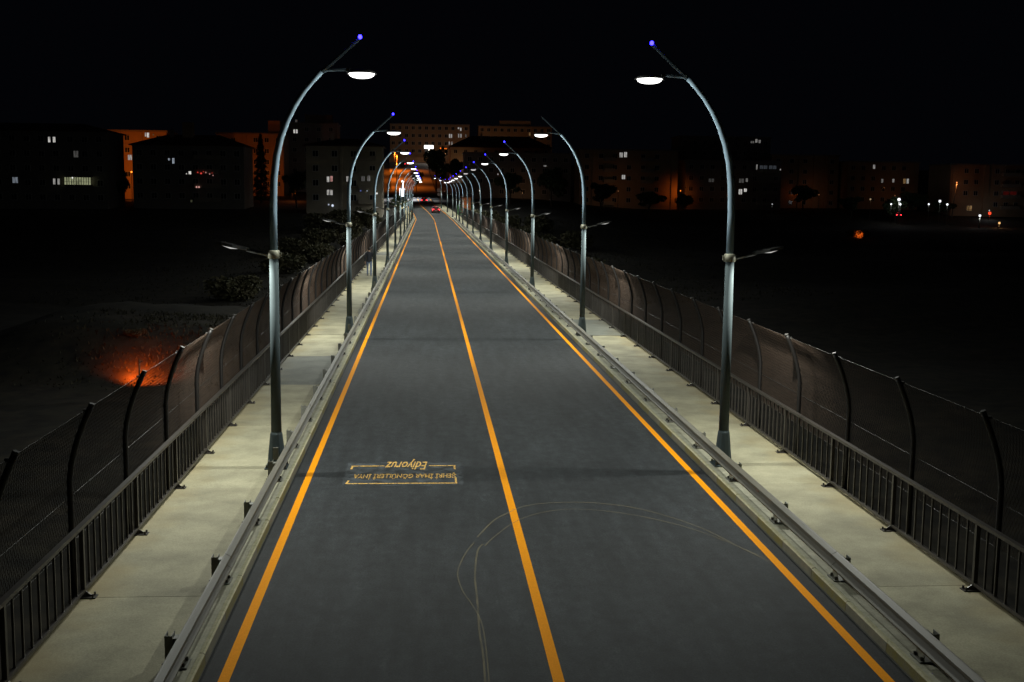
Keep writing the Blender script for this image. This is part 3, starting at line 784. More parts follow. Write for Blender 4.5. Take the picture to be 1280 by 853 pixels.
# rough dry grass on the ground below
gr_ = MB(); rg = random.Random(3)
for _ in range(14000):
    s = rg.choice((-1, 1)); x = s * (6.6 + rg.random() ** 1.6 * 36); y = rg.uniform(120, 236)
    z = terrain(x, y); h = rg.uniform(0.05, 0.28); a = rg.uniform(0, PI); c, d = math.cos(a) * 0.10, math.sin(a) * 0.10
    n0 = len(gr_.v); gr_.v += [(x - c, y - d, z - 0.05), (x + c, y + d, z - 0.05), (x + rg.uniform(-.12, .12), y + rg.uniform(-.12, .12), z + h)]; gr_.face((n0, n0 + 1, n0 + 2))
for _ in range(2200):
    x = rg.gauss(-17.6, 3.2); y = rg.uniform(66, 82); z = terrain(x, y); h = rg.uniform(0.03, 0.2); a = rg.uniform(0, PI); c, d = math.cos(a) * 0.07, math.sin(a) * 0.07
    n0 = len(gr_.v); gr_.v += [(x - c, y - d, z - 0.05), (x + c, y + d, z - 0.05), (x + rg.uniform(-.12, .12), y + rg.uniform(-.12, .12), z + h)]; gr_.face((n0, n0 + 1, n0 + 2))
tag(gr_.build('dry_grass', mat('dry_grass_blades', (0.045, 0.038, 0.018), 0.9, var=0.9, scale=0.3, col2=(0.014, 0.018, 0.008))), 'rough dry grass on the dark ground below the bridge', 'grass', None, 'stuff')

# ------------------------------------------------------------------ buildings
COLS = {'w': (1, .97, .92), 'b': (.75, .85, 1), 'y': (.9, .95, .55), 'o': (1, .6, .25), 'r': (1, .08, .06), 'p': (1, .5, .45), 'u': (.2, .3, 1)}
WIN = {
'A':[(-79.5,15.3,.52,1.29,.5,"w"),(-78.5,15.3,.60,1.29,.5,"w"),(-74.2,12.4,1.13,1.55,.05,"w"),(-86.7,6.9,1.30,1.38,.16,"b"),(-78.8,6.7,.52,1.38,.3,"w"),(-77.9,6.7,.52,1.38,.3,"w")],
'B':[(-75.6,13.2,1.14,1.45,.3,"w"),(-71.6,18.9,.41,1.14,.3,"w"),(-71.0,18.8,.62,1.35,.6,"w"),(-69.7,18.9,.31,.41,.1,"o")],
'C':[(-56.3,11.7,.44,.53,.35,"b"),(-55.4,11.4,.53,1.32,.4,"b"),(-52.0,8.9,.62,.79,.8,"w"),(-52.7,8.7,.27,.27,.5,"w"),(-51.8,2.9,.44,.62,.05,"y")],
'E':[(-40.4,22.8,.58,1.28,.5,"w"),(-39.7,22.8,.56,1.28,.5,"w"),(-39.8,25.6,.58,1.16,.07,"w")],
'F':[(-21.9,7.8,.58,1.32,.42,"w"),(-21.2,7.9,.56,1.32,.42,"p"),(-21.9,5.1,.58,1.27,.38,"w"),(-21.2,5.1,.56,1.27,.38,"w"),(-17.9,7.9,.50,1.24,.4,"w"),(-14.7,8.0,.83,1.15,.06,"w"),(-13.5,8.1,.67,1.32,.1,"w")],
'H':[(9.2,32.3,.69,2.06,.35,"w"),(10.1,32.3,.65,2.06,.35,"w"),(13.5,32.5,.57,2.06,.25,"w"),(14.6,32.5,.65,2.06,.25,"w"),(13.4,36.0,.76,.94,.4,"w"),(14.5,35.5,.76,1.69,.35,"w"),(9.1,28.9,.57,1.69,.25,"w"),(10.3,28.9,.57,1.69,.25,"w"),(16.9,32.5,.58,1.5,.08,"w")],
'I':[(47.4,33.8,.77,1.7,.15,"o")],
'J':[(24.5,16.4,2.59,1.56,.035,"y"),(27.4,16.4,2.45,1.56,.035,"y")],
'K':[(31.8,13.2,.91,.45,.18,"w"),(23.4,9.5,.34,.67,.5,"o"),(18.5,10.7,.34,.45,.3,"w"),(31.2,2.4,.91,.68,.06,"w"),(33.5,3.3,.92,.90,.05,"w")],
'L':[(51.8,16.2,1.11,1.5,.28,"w"),(53.0,16.3,.94,1.6,.36,"w"),(52.6,10.2,1.11,1.31,.35,"w")],
'M':[(95.4,21.4,1.22,.71,.1,"w"),(96.6,21.8,.73,1.18,.22,"w"),(97.6,21.6,.73,1.05,.15,"w")],
'Q':[(89.9,13.4,.45,1.65,.2,"w"),(91.8,13.2,2.49,1.54,.035,"b"),(94.4,13.2,2.4,1.54,.035,"b"),(96.6,12.8,.34,.44,.35,"w"),(85.7,9.6,1.6,1.3,.05,"w"),(87.2,9.8,.68,1.1,.14,"w"),(85.5,6.5,1.13,1.76,.45,"w"),(86.9,7.0,.91,1.0,.6,"w"),(93.2,9.4,.57,.67,.18,"w"),(77.2,9.6,1.8,1.1,.03,"w")],
'O':[(127.2,14.2,.71,1.37,.22,"w"),(129.8,10.2,.71,1.26,.13,"w"),(133.1,10.3,.71,1.14,.22,"w"),(136.4,10.2,.81,1.61,.18,"o"),(137.4,10.2,.72,1.61,.3,"w")],
'P':[(146.3,2.8,.68,1.52,.12,"o"),(147.1,2.8,.8,1.52,.2,"o"),(157.9,6.7,4.54,1.74,.025,"r")],
}
wf = MB()      # unit window: frame 1x1 in x,z, face towards -y
for a in ((-0.5, -0.42, -0.5, 0.5), (0.42, 0.5, -0.5, 0.5), (-0.4198, 0.4198, 0.43, 0.5), (-0.4198, 0.4198, -0.5, -0.43), (-0.03, 0.03, -0.4298, 0.4298)):
    wf.box(a[0], a[1], -0.05, 0.06, a[2], a[3])
D_FRAME = wf.mesh('window', M['frame'])
pnm = MB(); pnm.box(-0.4198, 0.4198, 0.0, 0.03, -0.4298, 0.4298); D_PANE = pnm.mesh('pane', M['pane'])
lit_panes = {}
def lit_pane(c, st):
    k = (c, st)
    if k not in lit_panes:
        d = D_PANE.copy(); d.materials[0] = window_glow(COLS[c], st); lit_panes[k] = d
    return lit_panes[k]
def add_window(b, x, y, z, w, h, pane):
    f = put('window', D_FRAME, b, (x, y, z)); f.scale = (w, 1, h); put('pane', pane, f)
def building(name, label, key, x0, x1, y, depth, zt, wall, floor_h=3.0, roof=2.2, balc=(), recess=(), step=2.7, cat='building', top=None):
    zg = min(terrain(x0, y), terrain(x1, y), terrain(x0, y + depth), terrain(x1, y + depth)) - 0.5
    cx = (x0 + x1) / 2
    b = thing(name, label, cat, (cx, y, zg), 0, 'houses and apartment blocks beyond the bridge')
    H = zt - zg; hw = (x1 - x0) / 2
    mb = MB(); mb.box(-hw, hw, 0, depth, 0, H)
    n_f = int((zt - max(terrain(cx, y), zg)) / floor_h)
    for xr, wr in recess: mb.box(xr - cx - wr / 2, xr - cx + wr / 2, -0.35, -0.003, 0, H - 0.02)
    for f in range(1, n_f + 1): mb.box(-hw - 0.06, hw + 0.06, -0.07, -0.0035, H - f * floor_h - 0.09, H - f * floor_h + 0.09)
    mb.build('wall', wall, b)
    e = 0.6
    r = MB()
    if roof > 0.6:
        i = min(hw, depth / 2) * 0.92
        zz = H + 0.2
        r.box(-hw - e, hw + e, -e, depth + e, H + 0.003, zz)
        lo = [(-hw - e, -e, zz + .002), (hw + e, -e, zz + .002), (hw + e, depth + e, zz + .002), (-hw - e, depth + e, zz + .002)]
        if hw > depth / 2: hi = [(-hw + i, depth / 2, zz + roof), (hw - i, depth / 2, zz + roof)]
        else: hi = [(0, i, zz + roof), (0, depth - i, zz + roof)]
        if hw > depth / 2:
            r.quad(lo[0], lo[1], hi[1], hi[0]); r.quad(lo[2], lo[3], hi[0], hi[1])
            n0 = len(r.v); r.v += [lo[1], lo[2], hi[1], lo[3], lo[0], hi[0]]; r.face((n0, n0 + 1, n0 + 2)); r.face((n0 + 3, n0 + 4, n0 + 5))
        else:
            r.quad(lo[1], lo[2], hi[1], hi[0]); r.quad(lo[3], lo[0], hi[0], hi[1])
            n0 = len(r.v); r.v += [lo[0], lo[1], hi[0], lo[2], lo[3], hi[1]]; r.face((n0, n0 + 1, n0 + 2)); r.face((n0 + 3, n0 + 4, n0 + 5))
        ro = r.build('roof', M['tile'], b)
        ch = MB(); ch.box(-hw * 0.4, -hw * 0.4 + 0.8, depth * 0.35, depth * 0.35 + 0.8, H + 0.3, H + roof + 1.2); ch.build('chimney', wall, ro)
    else:
        r.box(-hw - 0.25, hw + 0.25, -0.25, depth + 0.25, H + 0.003, H + 0.4); r.build('roof', M['plaster_b'], b)
    if top:
        tb = MB(); tb.box(top[0] - cx, top[1] - cx, 2, 6, H + 0.2, H + top[2]); tb.build('stair_tower', wall, b)
    lits = WIN.get(key, [])
    def clear(x, z, w): return all(abs(x - q[0]) > (w + q[2]) / 2 + 0.15 or abs(z - q[1]) > (1.3 + q[3]) / 2 + 0.15 for q in lits)
    for x, z, w, h, st, c in lits: add_window(b, x - cx, -0.07, z - zg, w, h, lit_pane(c, st))
    ws_ = 1.3 if y > 500 else 1.0
    ncol = max(2, int((x1 - x0 - 1.5) / step))
    for f in range(n_f):
        z = zt - f * floor_h - 1.55
        if z - 0.7 < terrain(cx, y): continue
        for k in range(ncol):
            x = x0 + (x1 - x0) * (k + 0.5) / ncol
            if any(abs(x - xr) < wr / 2 + 0.7 for xr, wr in recess): continue
            if clear(x, z, 1.3): add_window(b, x - cx, -0.07, z - zg, 1.3 * ws_, 1.35 * ws_, D_PANE)
    for xb, wb in balc:
        for f in range(n_f):
            z = zt - f * floor_h - 2.85 - zg
            if z + zg < terrain(cx, y) + 0.5: continue
            q = MB(); q.box(xb - cx - wb / 2, xb - cx + wb / 2, -1.3, -0.075, z, z + 0.15)
            q.box(xb - cx - wb / 2, xb - cx + wb / 2, -1.3, -1.2, z + 0.1502, z + 0.95)
            for sx in (-1, 1): 
                xa = xb - cx + sx * (wb / 2 - 0.05); q.box(xa - 0.05, xa + 0.05, -1.199, -0.075, z + 0.1502, z + 0.95)
            q.build('balcony', M['balc'], b)
    return b
bA = building('apartment_block', 'dark apartment block at far left with one long glazed lit balcony', 'A', -112, -68, 250, 14, 17.0, M['plaster_b'], roof=1.8)
building('apartment_block', 'orange floodlit block behind the dark houses at far left', 'B', -82, -66.5, 300, 12, 19.6, M['plaster_c'], roof=0.5, recess=((-78.2, 1.0), (-73.0, 1.2)), step=3.4)
bC = building('apartment_house', 'black hip-roofed house with a few white windows and red fairy lights', 'C', -64, -40.6, 255, 13, 14.6, M['plaster_b'], roof=2.4, balc=((-48.2, 5.6),))
building('apartment_block', 'orange-lit block behind the tall conifer', 'D', -59.5, -41.2, 330, 12, 20.8, M['plaster_c'], roof=0.5, recess=((-52, 1.2),), top=(-45.6, -42.4, 3.9))
building('apartment_block', 'tall unlit block with one small white double window high up', 'E', -45.6, -28.0, 350, 13, 25.0, M['plaster_b'], roof=0.5, top=(-37.5, -29.5, 2.8))
bF = building('apartment_block', 'pale four-storey block left of the bridge end with lit double windows', 'F', -26.4, -10.8, 245, 12, 14.6, M['plaster_a'], roof=1.6, balc=((-13.8, 3.6),), recess=((-19.2, 0.5),), step=3.1)
building('apartment_block', 'long reddish block on the hilltop straight above the road', 'H', -19, 18.6, 560, 14, 37.4, M['plaster_c'], roof=0.5, floor_h=3.6, step=2.9)
building('apartment_block', 'dim brown block on the hilltop right of the reddish one', 'I', 23, 58, 560, 14, 37.0, M['plaster_c'], roof=0.5, floor_h=3.6, top=(33, 48, 3.0), step=2.9)
building('hip_roofed_house', 'pale house under a wide dark hip roof above the road end', 'J', 6.9, 43, 420, 16, 21.6, M['plaster_a'], roof=4.2, step=3.4)
building('apartment_block', 'black block right of the bridge end with scattered tiny lights', 'K', 9, 39.2, 330, 12, 16.4, M['plaster_b'], roof=0.5)
building('apartment_block', 'block with an orange-lit right corner and two lit windows', 'L', 40.4, 67.7, 320, 12, 17.4, M['plaster_c'], roof=0.5, recess=((44.5, 1.2), (66.6, 1.4)), balc=((48.5, 3.0), (59.0, 3.4)), step=3.3)
building('apartment_block', 'dark tall block behind the right pole with a broken row of top lights', 'M', 73.5, 101, 345, 12, 22.6, M['plaster_b'], roof=0.5)
building('apartment_block', 'dark low block right of the near right pole with a bluish glazed balcony', 'Q', 70, 96.9, 320, 12, 14.8, M['plaster_b'], roof=0.5, balc=((93.0, 6.0),))
building('apartment_block', 'dim reddish block with vertical ribs at right', 'N', 98.5, 118.6, 335, 12, 17.2, M['plaster_c'], roof=0.5, recess=((107, 0.8), (111.5, 1.0), (115, 1.0)), step=3.6)
building('apartment_block', 'dim block at far right above the green lit tree', 'O', 119.6, 140.6, 330, 12, 15.4, M['plaster_c'], roof=0.5, recess=((139.8, 1.2),))
bP = building('apartment_block', 'reddish block at the right edge with a white-lit ground floor', 'P', 141, 170, 310, 14, 14.4, M['plaster_c'], roof=0.5, balc=((157.9, 5.2),), recess=((142, 1.2), (151, 1.4)))
# the glazed balcony with its muntins, on the far-left block
q = MB(); q.box(-2.72, 2.72, -1.2, -0.08, -0.78, -0.70); q.box(-2.72, 2.72, -1.2, -0.08, 0.80, 0.88)
for i in range(12):
    x = -2.7 + i * 5.4 / 11; q.box(x - 0.05, x + 0.05, -1.22, -1.12, -0.699, 0.799)
q.box(-2.7, 2.7, -1.22, -1.125, -0.15, -0.09)
gb = q.build('glazed_balcony', M['frame'], bA, (-73.75 - bA.location.x, 0, 6.8 - bA.location.z))
q = MB()
for i in range(11):
    x = -2.7 + (i + 0.5) * 5.4 / 11; q.box(x - 0.19, x + 0.19, -1.10, -1.06, -0.699, 0.799)
q.build('pane', window_glow(COLS['y'], 0.26), gb)
q = MB(); q.lathe([(0.03, 0.0), (0.13, 0.06), (0.15, 0.15), (0.1, 0.26), (0.03, 0.28)], -0.95, -1.4, 8); q.build('bulb', emit((1, 1, .95), 1.0), gb, (0, 0, 0.55))
# small lights fixed to houses
def bulbs(b, lst, name):
    for x, z, sz, st, c in lst:
        q = MB(); q.lathe([(sz * .2, -sz * .5), (sz * .5, -sz * .2), (sz * .5, sz * .2), (sz * .2, sz * .5)], 0, 0, 6)
        q.build(name, emit(COLS[c], st), b, (x - b.location.x, -1.45, z - b.location.z))
bulbs(bC, [(-50.1, 9.0, .26, .5, "r"), (-49.4, 8.8, .34, .7, "r"), (-48.4, 9.0, .25, .4, "p"), (-47.6, 8.7, .26, .4, "p"), (-46.9, 8.4, .25, .3, "p"), (-48.9, 9.15, .2, .4, "r"), (-47.1, 8.9, .2, .3, "r"), (-50.4, 5.9, .34, .6, "p"), (-49.9, 5.9, .34, .6, "p")], 'fairy_light')
bulbs(bF, [(-21.7, 2.6, .33, .5, "b"), (-20.9, 2.4, .5, .9, "b"), (-15.1, 5.5, .25, .5, "u"), (-13.8, 5.5, .28, .3, "b"), (-11.8, 5.0, .42, .8, "w")], 'wall_light')
# white-lit ground floor at the right edge
q = MB(); q.box(-1.0, 3.6, -0.1, -0.07, -1.0, 0.9); q.build('shop_window', emit((.95, .97, 1), 0.8), bP, (156.4 - bP.location.x, 0, -1.0 - bP.location.z))
# orange-lit chimney above the black hip-roofed house
q = MB(); q.box(-1.1, 1.1, 4.5, 6.3, 14.7, 19.8); q.build('roof_hut', M['plaster_c'], bC, (-53.2 - bC.location.x, 0, -bC.location.z))

# ------------------------------------------------------------------ far lamps
SOD = (1.0, 0.21, 0.018)
def lamp_post(name, label, x, y, zl, col, watts, glow, bulb=0.3, lean=0.0, group=None, off=0.0, r=0.09, down=False, lcol=None, aim=False):
    zg = terrain(x, y)
    t = thing(name, label, 'street lamp' if zl - zg > 3.5 else 'lamp', (x, y, zg), 0, group)
    h = zl - zg
    mb = MB(); mb.tube([(0, 0, -0.3), (lean * 0.5, 0, h * 0.5), (lean, 0, h - bulb * 0.8)], [r, r * 0.8, r * 0.6], 8); mb.build('pole', M['bolt'] if down else M['galv_post'], t)
    mb = MB(); mb.lathe([(bulb * .5, h + bulb * .55), (bulb * .62, h + bulb * .62), (bulb * .3, h + bulb * .8)], lean, 0, 10); mb.build('hood', M['head'], t)
    mb = MB(); mb.lathe([(bulb * .15, h - bulb * .5), (bulb * .45, h - bulb * .25), (bulb * .5, h + bulb * .2), (bulb * .3, h + bulb * .5)], lean, 0, 10); mb.build('lamp_shade', emit(col, glow), t)
    if watts:
        d = bpy.data.lights.new('lamp_light', 'SPOT' if down or aim else 'POINT'); d.energy = watts; d.color = lcol or col; d.shadow_soft_size = 0.15
        if down: d.spot_size = math.radians(150); d.spot_blend = 0.4
        if aim: d.spot_size = math.radians(150); d.spot_blend = 0.5
        o = put('lamp_light', d, t, (lean + (0.5 if down else 0), -off - (0.0 if down else 0.25), h - bulb * 0.5 - (0.05 if down else 0.2)))
        if aim: o.rotation_euler = (math.radians(84), 0, 0); o.location.y = 0.3      # throws its light at the house behind it
    return t
GL = 'orange street lamps in the town'
lamp_post('sodium_lamp', 'orange street lamp close to the bright orange facade at far left', -71.9, 286, 9.4, SOD, 3300, 4.0, 0.35, 0, GL, aim=True)
lamp_post('sodium_lamp', 'orange street lamp behind the tall conifer', -46.0, 319, 9.5, SOD, 520, 3.0, 0.35, 0, GL, aim=True)
lamp_post('sodium_lamp', 'small orange lamp between the near left pole and the pale block', -34.8, 300, 6.1, SOD, 260, 6.0, 0.5, 0, GL)
lamp_post('sodium_lamp', 'left one of the twin orange lamps over the biggest tree', 4.8, 535, 25.2, SOD, 620, 3.0, 1.1, 0, GL, lcol=(1, .5, .25))
lamp_post('sodium_lamp', 'right one of the twin orange lamps over the biggest tree', 6.9, 535, 25.2, SOD, 620, 3.0, 1.1, 0, GL, lcol=(1, .5, .25))
lamp_post('sodium_lamp', 'orange lamp left of the climbing hill street', -14.5, 474, 21.6, SOD, 15000, 2.0, 0.5, 0, GL, down=True)
lamp_post('sodium_lamp', 'orange lamp low on the left of the hill street', -12.5, 432, 19.0, SOD, 15000, 1.5, 0.3, 0, GL, down=True)
lamp_post('sodium_lamp', 'orange lamp nearest the junction on the hill street', -11.6, 392, 15.4, SOD, 9000, 1.5, 0.3, 0, GL, down=True)
lamp_post('sodium_lamp', 'orange lamp at the lit right corner of a block', 67.9, 316.6, 6.6, SOD, 150, 2.0, 0.3, 0, GL, aim=True)
lamp_post('sodium_lamp', 'orange lamp against the ribbed block at right', 106.0, 333.4, 6.6, SOD, 14, 2.0, 0.4, 0, GL)
lamp_post('sodium_lamp', 'leaning orange-lit lamp post at far right', 139.6, 305, 9.6, (1, .3, .08), 80, 1.5, 0.35, 0.9, GL, 0.0, 0.16)
lamp_post('sodium_lamp', 'orange lamp on the hilltop before the dim brown block', 36, 540, 27.5, SOD, 700, 1.5, 0.4, 0, GL, lcol=(1, .4, .12))
for lab, x, y, z, w, c in (('added faint orange fill lamp low before the middle of the orange-cornered block', 50, 312.5, 6.3, 60, (1, .42, .17)), ('added faint warm fill lamp before the pale hip-roofed house', 10.5, 413, 14.2, 330, (1, .5, .22)),
                           ('added faint orange fill lamp before the ribbed block at right', 111.0, 329, 6.0, 26, (1, .42, .17)), ('added faint orange fill lamp under the block above the green lit tree', 131.0, 323, 6.0, 30, (1, .42, .17)), ('added faint warm fill lamp before the black block right of the bridge end', 25, 324, 5.5, 60, (1, .5, .22)), ('added faint orange fill lamp before the dark low block with the bluish balcony', 80, 313, 5.5, 16, (1, .42, .17))):
    lamp_post('sodium_lamp', lab, x, y, z, c, w, 0.35, 0.22, 0, GL, aim=True)  # added fill lamps that lift the dim facades
GW = 'white lamps in the town'
t = lamp_post('wide_lamp', 'very bright wide white lamp above the big dark tree', -0.7, 520, 25.2, (1, .97, .9), 900, 0.6, 0.8, 0, GW)
q = MB(); q.box(-2.0, 2.0, -0.6, -0.5, -0.75, 0.75); q.build('lamp_panel', emit((1, .98, .93), 3.0), t, (0, -0.3, 25.2 - t.location.z + 0.2))
lamp_post('white_lamp', 'small white lamp just left of the orange one near the pale block', -35.6, 300, 7.3, (.95, .97, 1), 12, 1.5, 0.35, 0, GW)
lamp_post('white_lamp', 'white lamp at the left kerb of the junction', -8.2, 329, 8.3, (.95, .95, 1), 20000, 4.0, 0.7, 0, GW, down=True)
for i, (x, z, w, lab) in enumerate(((119.0, 4.9, .75, 'largest white lamp, on the green lit tree'), (117.0, 3.7, .42, 'small white lamp left below the green lit tree'), (119.4, 3.7, .5, 'white lamp straight below the green lit tree'), (126.9, 3.8, .42, 'lone white lamp right of the red tail lights'), (129.8, 4.6, .6, 'brighter white lamp midway to the leaning post'), (131.8, 3.8, .5, 'white lamp just left of the leaning post'))):
    lamp_post('garden_lamp', lab, x, 291, z, (.9, .95, 1), 110 if i == 0 else 7, 1.8, w, 0, 'white garden lamps at far right', 0.0, 0.05)
lamp_post('garden_lamp', 'small orange lamp before the white-lit ground floor', 142.9, 285, -0.7, (1, .55, .2), 25, 1.2, 0.55, 0, 'white garden lamps at far right', 0.0, 0.05)
lamp_post('garden_lamp', 'white lamp lighting the pale wall at the right edge', 149.0, 303, 2.2, (.95, .97, 1), 60, 0.6, 0.3, 0, 'white garden lamps at far right', 0.0, 0.05)
lamp_post('garden_lamp', 'tiny warm lamp among dark trees right of the bridge end', 12.1, 300, 5.96, (1, .9, .75), 10, 1.2, 0.4, 0, 'white garden lamps at far right', 0.0, 0.05)
lamp_post('signal_lamp', 'red light on a slim post near the right edge', 142.7, 290, 1.66, (1, .06, .02), 14, 1.6, 0.75, 0, 'small coloured lights in the town', 0.0, 0.05)
lamp_post('garden_lamp', 'white lamp on a pale post left of the red light', 137.7, 285, 1.1, (.95, .97, 1), 30, 1.4, 0.6, 0, 'white garden lamps at far right', 0.0, 0.16)
lamp_post('garden_lamp', 'tiny white lamp alone in the dark right of the near right pole', 90.5, 306, 3.3, (.9, .95, 1), 3, 0.5, 0.3, 0, 'white garden lamps at far right', 0.0, 0.05)
lamp_post('garden_lamp', 'faint warm lamp just left of the green lit tree', 111.5, 291, 4.9, (1, .7, .4), 3, 0.35, 0.4, 0, 'white garden lamps at far right', 0.0, 0.05)
# orange light on the ground beyond the left fence
lx, ly = -17.9, 67.3
zg = terrain(lx, ly)
t = thing('bollard_light', 'thin dark post with an orange ground light beyond the left fence', 'lamp', (lx, ly, zg))
q = MB(); q.tube([(0, 0, -0.3), (0.03, 0, 1.55)], [0.05, 0.04], 8); q.build('post', M['bolt'], t)
q = MB(); q.tube([(0.03, 0.06, 1.30), (0.03, 0.3, 1.34)], [0.05, 0.05], 8); q.box(-0.09, 0.15, 0.18, 0.42, 1.33, 1.39); q.build('hood', M['bolt'], t)
d = bpy.data.lights.new('ground_light', 'SPOT'); d.energy = 2600; d.color = (1, .13, .012); d.spot_size = 2.5; d.spot_blend = 1.0; d.shadow_soft_size = 0.05
o = put('ground_light', d, t, (0.03, 0.34, 1.27)); o.rotation_euler = (math.radians(42), 0, 0)
for i, (x, y, h, w, lab) in enumerate(((-19.6, 73.6, 0.6, 1.3, 'left low orange-lit bush on the bank behind the ground light'), (-16.2, 72.0, 0.5, 1.1, 'middle low orange-lit bush on the bank behind the ground light'), (-14.6, 74.6, 0.7, 1.4, 'right low orange-lit bush on the bank behind the ground light'))):
    q = thing('scrub_bush', lab, 'bush', (x, y, terrain(x, y) - 0.15), i * 1.7, 'orange-lit bushes beyond the left fence')
    q.scale = (w / 1.1, w / 1.1, h); put('foliage', shrub[i % 2], q); put('stem', shrub_b[i % 2], q)
# orange-lit shrub at right
t = thing('scrub_bush', 'small bush glowing orange in the dark at right', 'bush', (93.2, 250, terrain(93.2, 250) - 0.1))
t.scale = (5.2, 3.0, 2.2); put('foliage', shrub[0], t); put('stem', shrub_b[0], t)
t = thing('ground_spotlight', 'low orange spotlight at the foot of the glowing bush', 'lamp', (93.0, 246.5, terrain(93.2, 246.5)))
q = MB(); q.box(-0.15, 0.15, -0.1, 0.1, -0.1, 0.35); q.build('housing', M['bolt'], t)
d = bpy.data.lights.new('spot_light', 'SPOT'); d.energy = 1500; d.color = (1, .15, .02); d.spot_size = 0.9; d.spot_blend = 0.6
o = put('spot_light', d, t, (0, 0.12, 0.5)); o.rotation_euler = (math.radians(98), 0, 0)

# ------------------------------------------------------------------ street furniture by the junction
t = thing('advertising_panel', 'glaring white lit panel on two legs at the left of the junction', 'sign', (-8.4, 327, terrain(-8.4, 327)))
for x in (-0.5, 0.5): MB().box(x - 0.06, x + 0.06, -0.06, 0.06, 0, 0.9).build('leg', M['galv_post'], t)
MB().box(-0.75, 0.75, -0.12, 0.12, 0.9, 3.4).build('frame', M['frame'], t)
MB().box(-0.66, 0.66, -0.15, -0.121, 1.0, 3.3).build('lit_face', emit((.93, .96, 1), 2.2), t)
t = thing('traffic_sign', 'round pale road sign on a reddish post right of the cars', 'sign', (1.9, 300.5, path_at(300)[0].z + 0.13))
MB().tube([(0, 0, 0), (0, 0, 5.2)], 0.09, 8).build('post', mat('red_brown_post', (0.22, 0.09, 0.06), 0.6), t)
for z, r in ((3.6, 0.55), (2.5, 0.40)):
    MB().tube([(-0.3, -0.12, z), (-0.3, -0.16, z)], r, 20, smooth=False).build('sign_disc', mat('sign_face', (0.5, 0.33, 0.30), 0.5), t)
t = thing('kiosk', 'small orange kiosk behind green railings at the right bridge end', 'kiosk', (7.6, 268, terrain(7.6, 268)))
MB().box(-1.0, 1.0, 0, 2.4, -0.6, 3.6).build('wall', mat('orange_kiosk_board', (0.55, 0.16, 0.05), 0.7, var=0.6, scale=2), t)
MB().box(-1.4, 1.4, -0.5, 2.8, 3.603, 3.8).build('roof', M['tile'], t)
MB().box(-0.4, 0.4, -0.06, -0.003, 1.6, 3.0).build('lit_board', window_glow((1, .25, .06), 0.18), t)
t = thing('green_gate', 'green tubular gate at the right end of the bridge', 'gate', (6.4, 250, 0.3))
for z in (0.5, 1.1, 1.7, 2.3): MB().tube([(-1.2, 0, z), (1.9, 0, z)], 0.05, 6).build('bar', M['green'] if 'green' in M else M.setdefault('green', mat('green_paint', (0.10, 0.30, 0.10), 0.5)), t)
for x in (-1.2, 1.9): MB().tube([(x, 0, -0.5), (x, 0, 2.45)], 0.07, 8).build('post', M['green'], t)
# low wall across the hill street
w = MB(); w.box(-16, 7, 0, 0.5, -1.5, 1.4); tag(w.build('boundary_wall', M['plaster_c'], None, (-3, 548, 20.2)), 'low wall across the top of the orange hill street', 'wall')

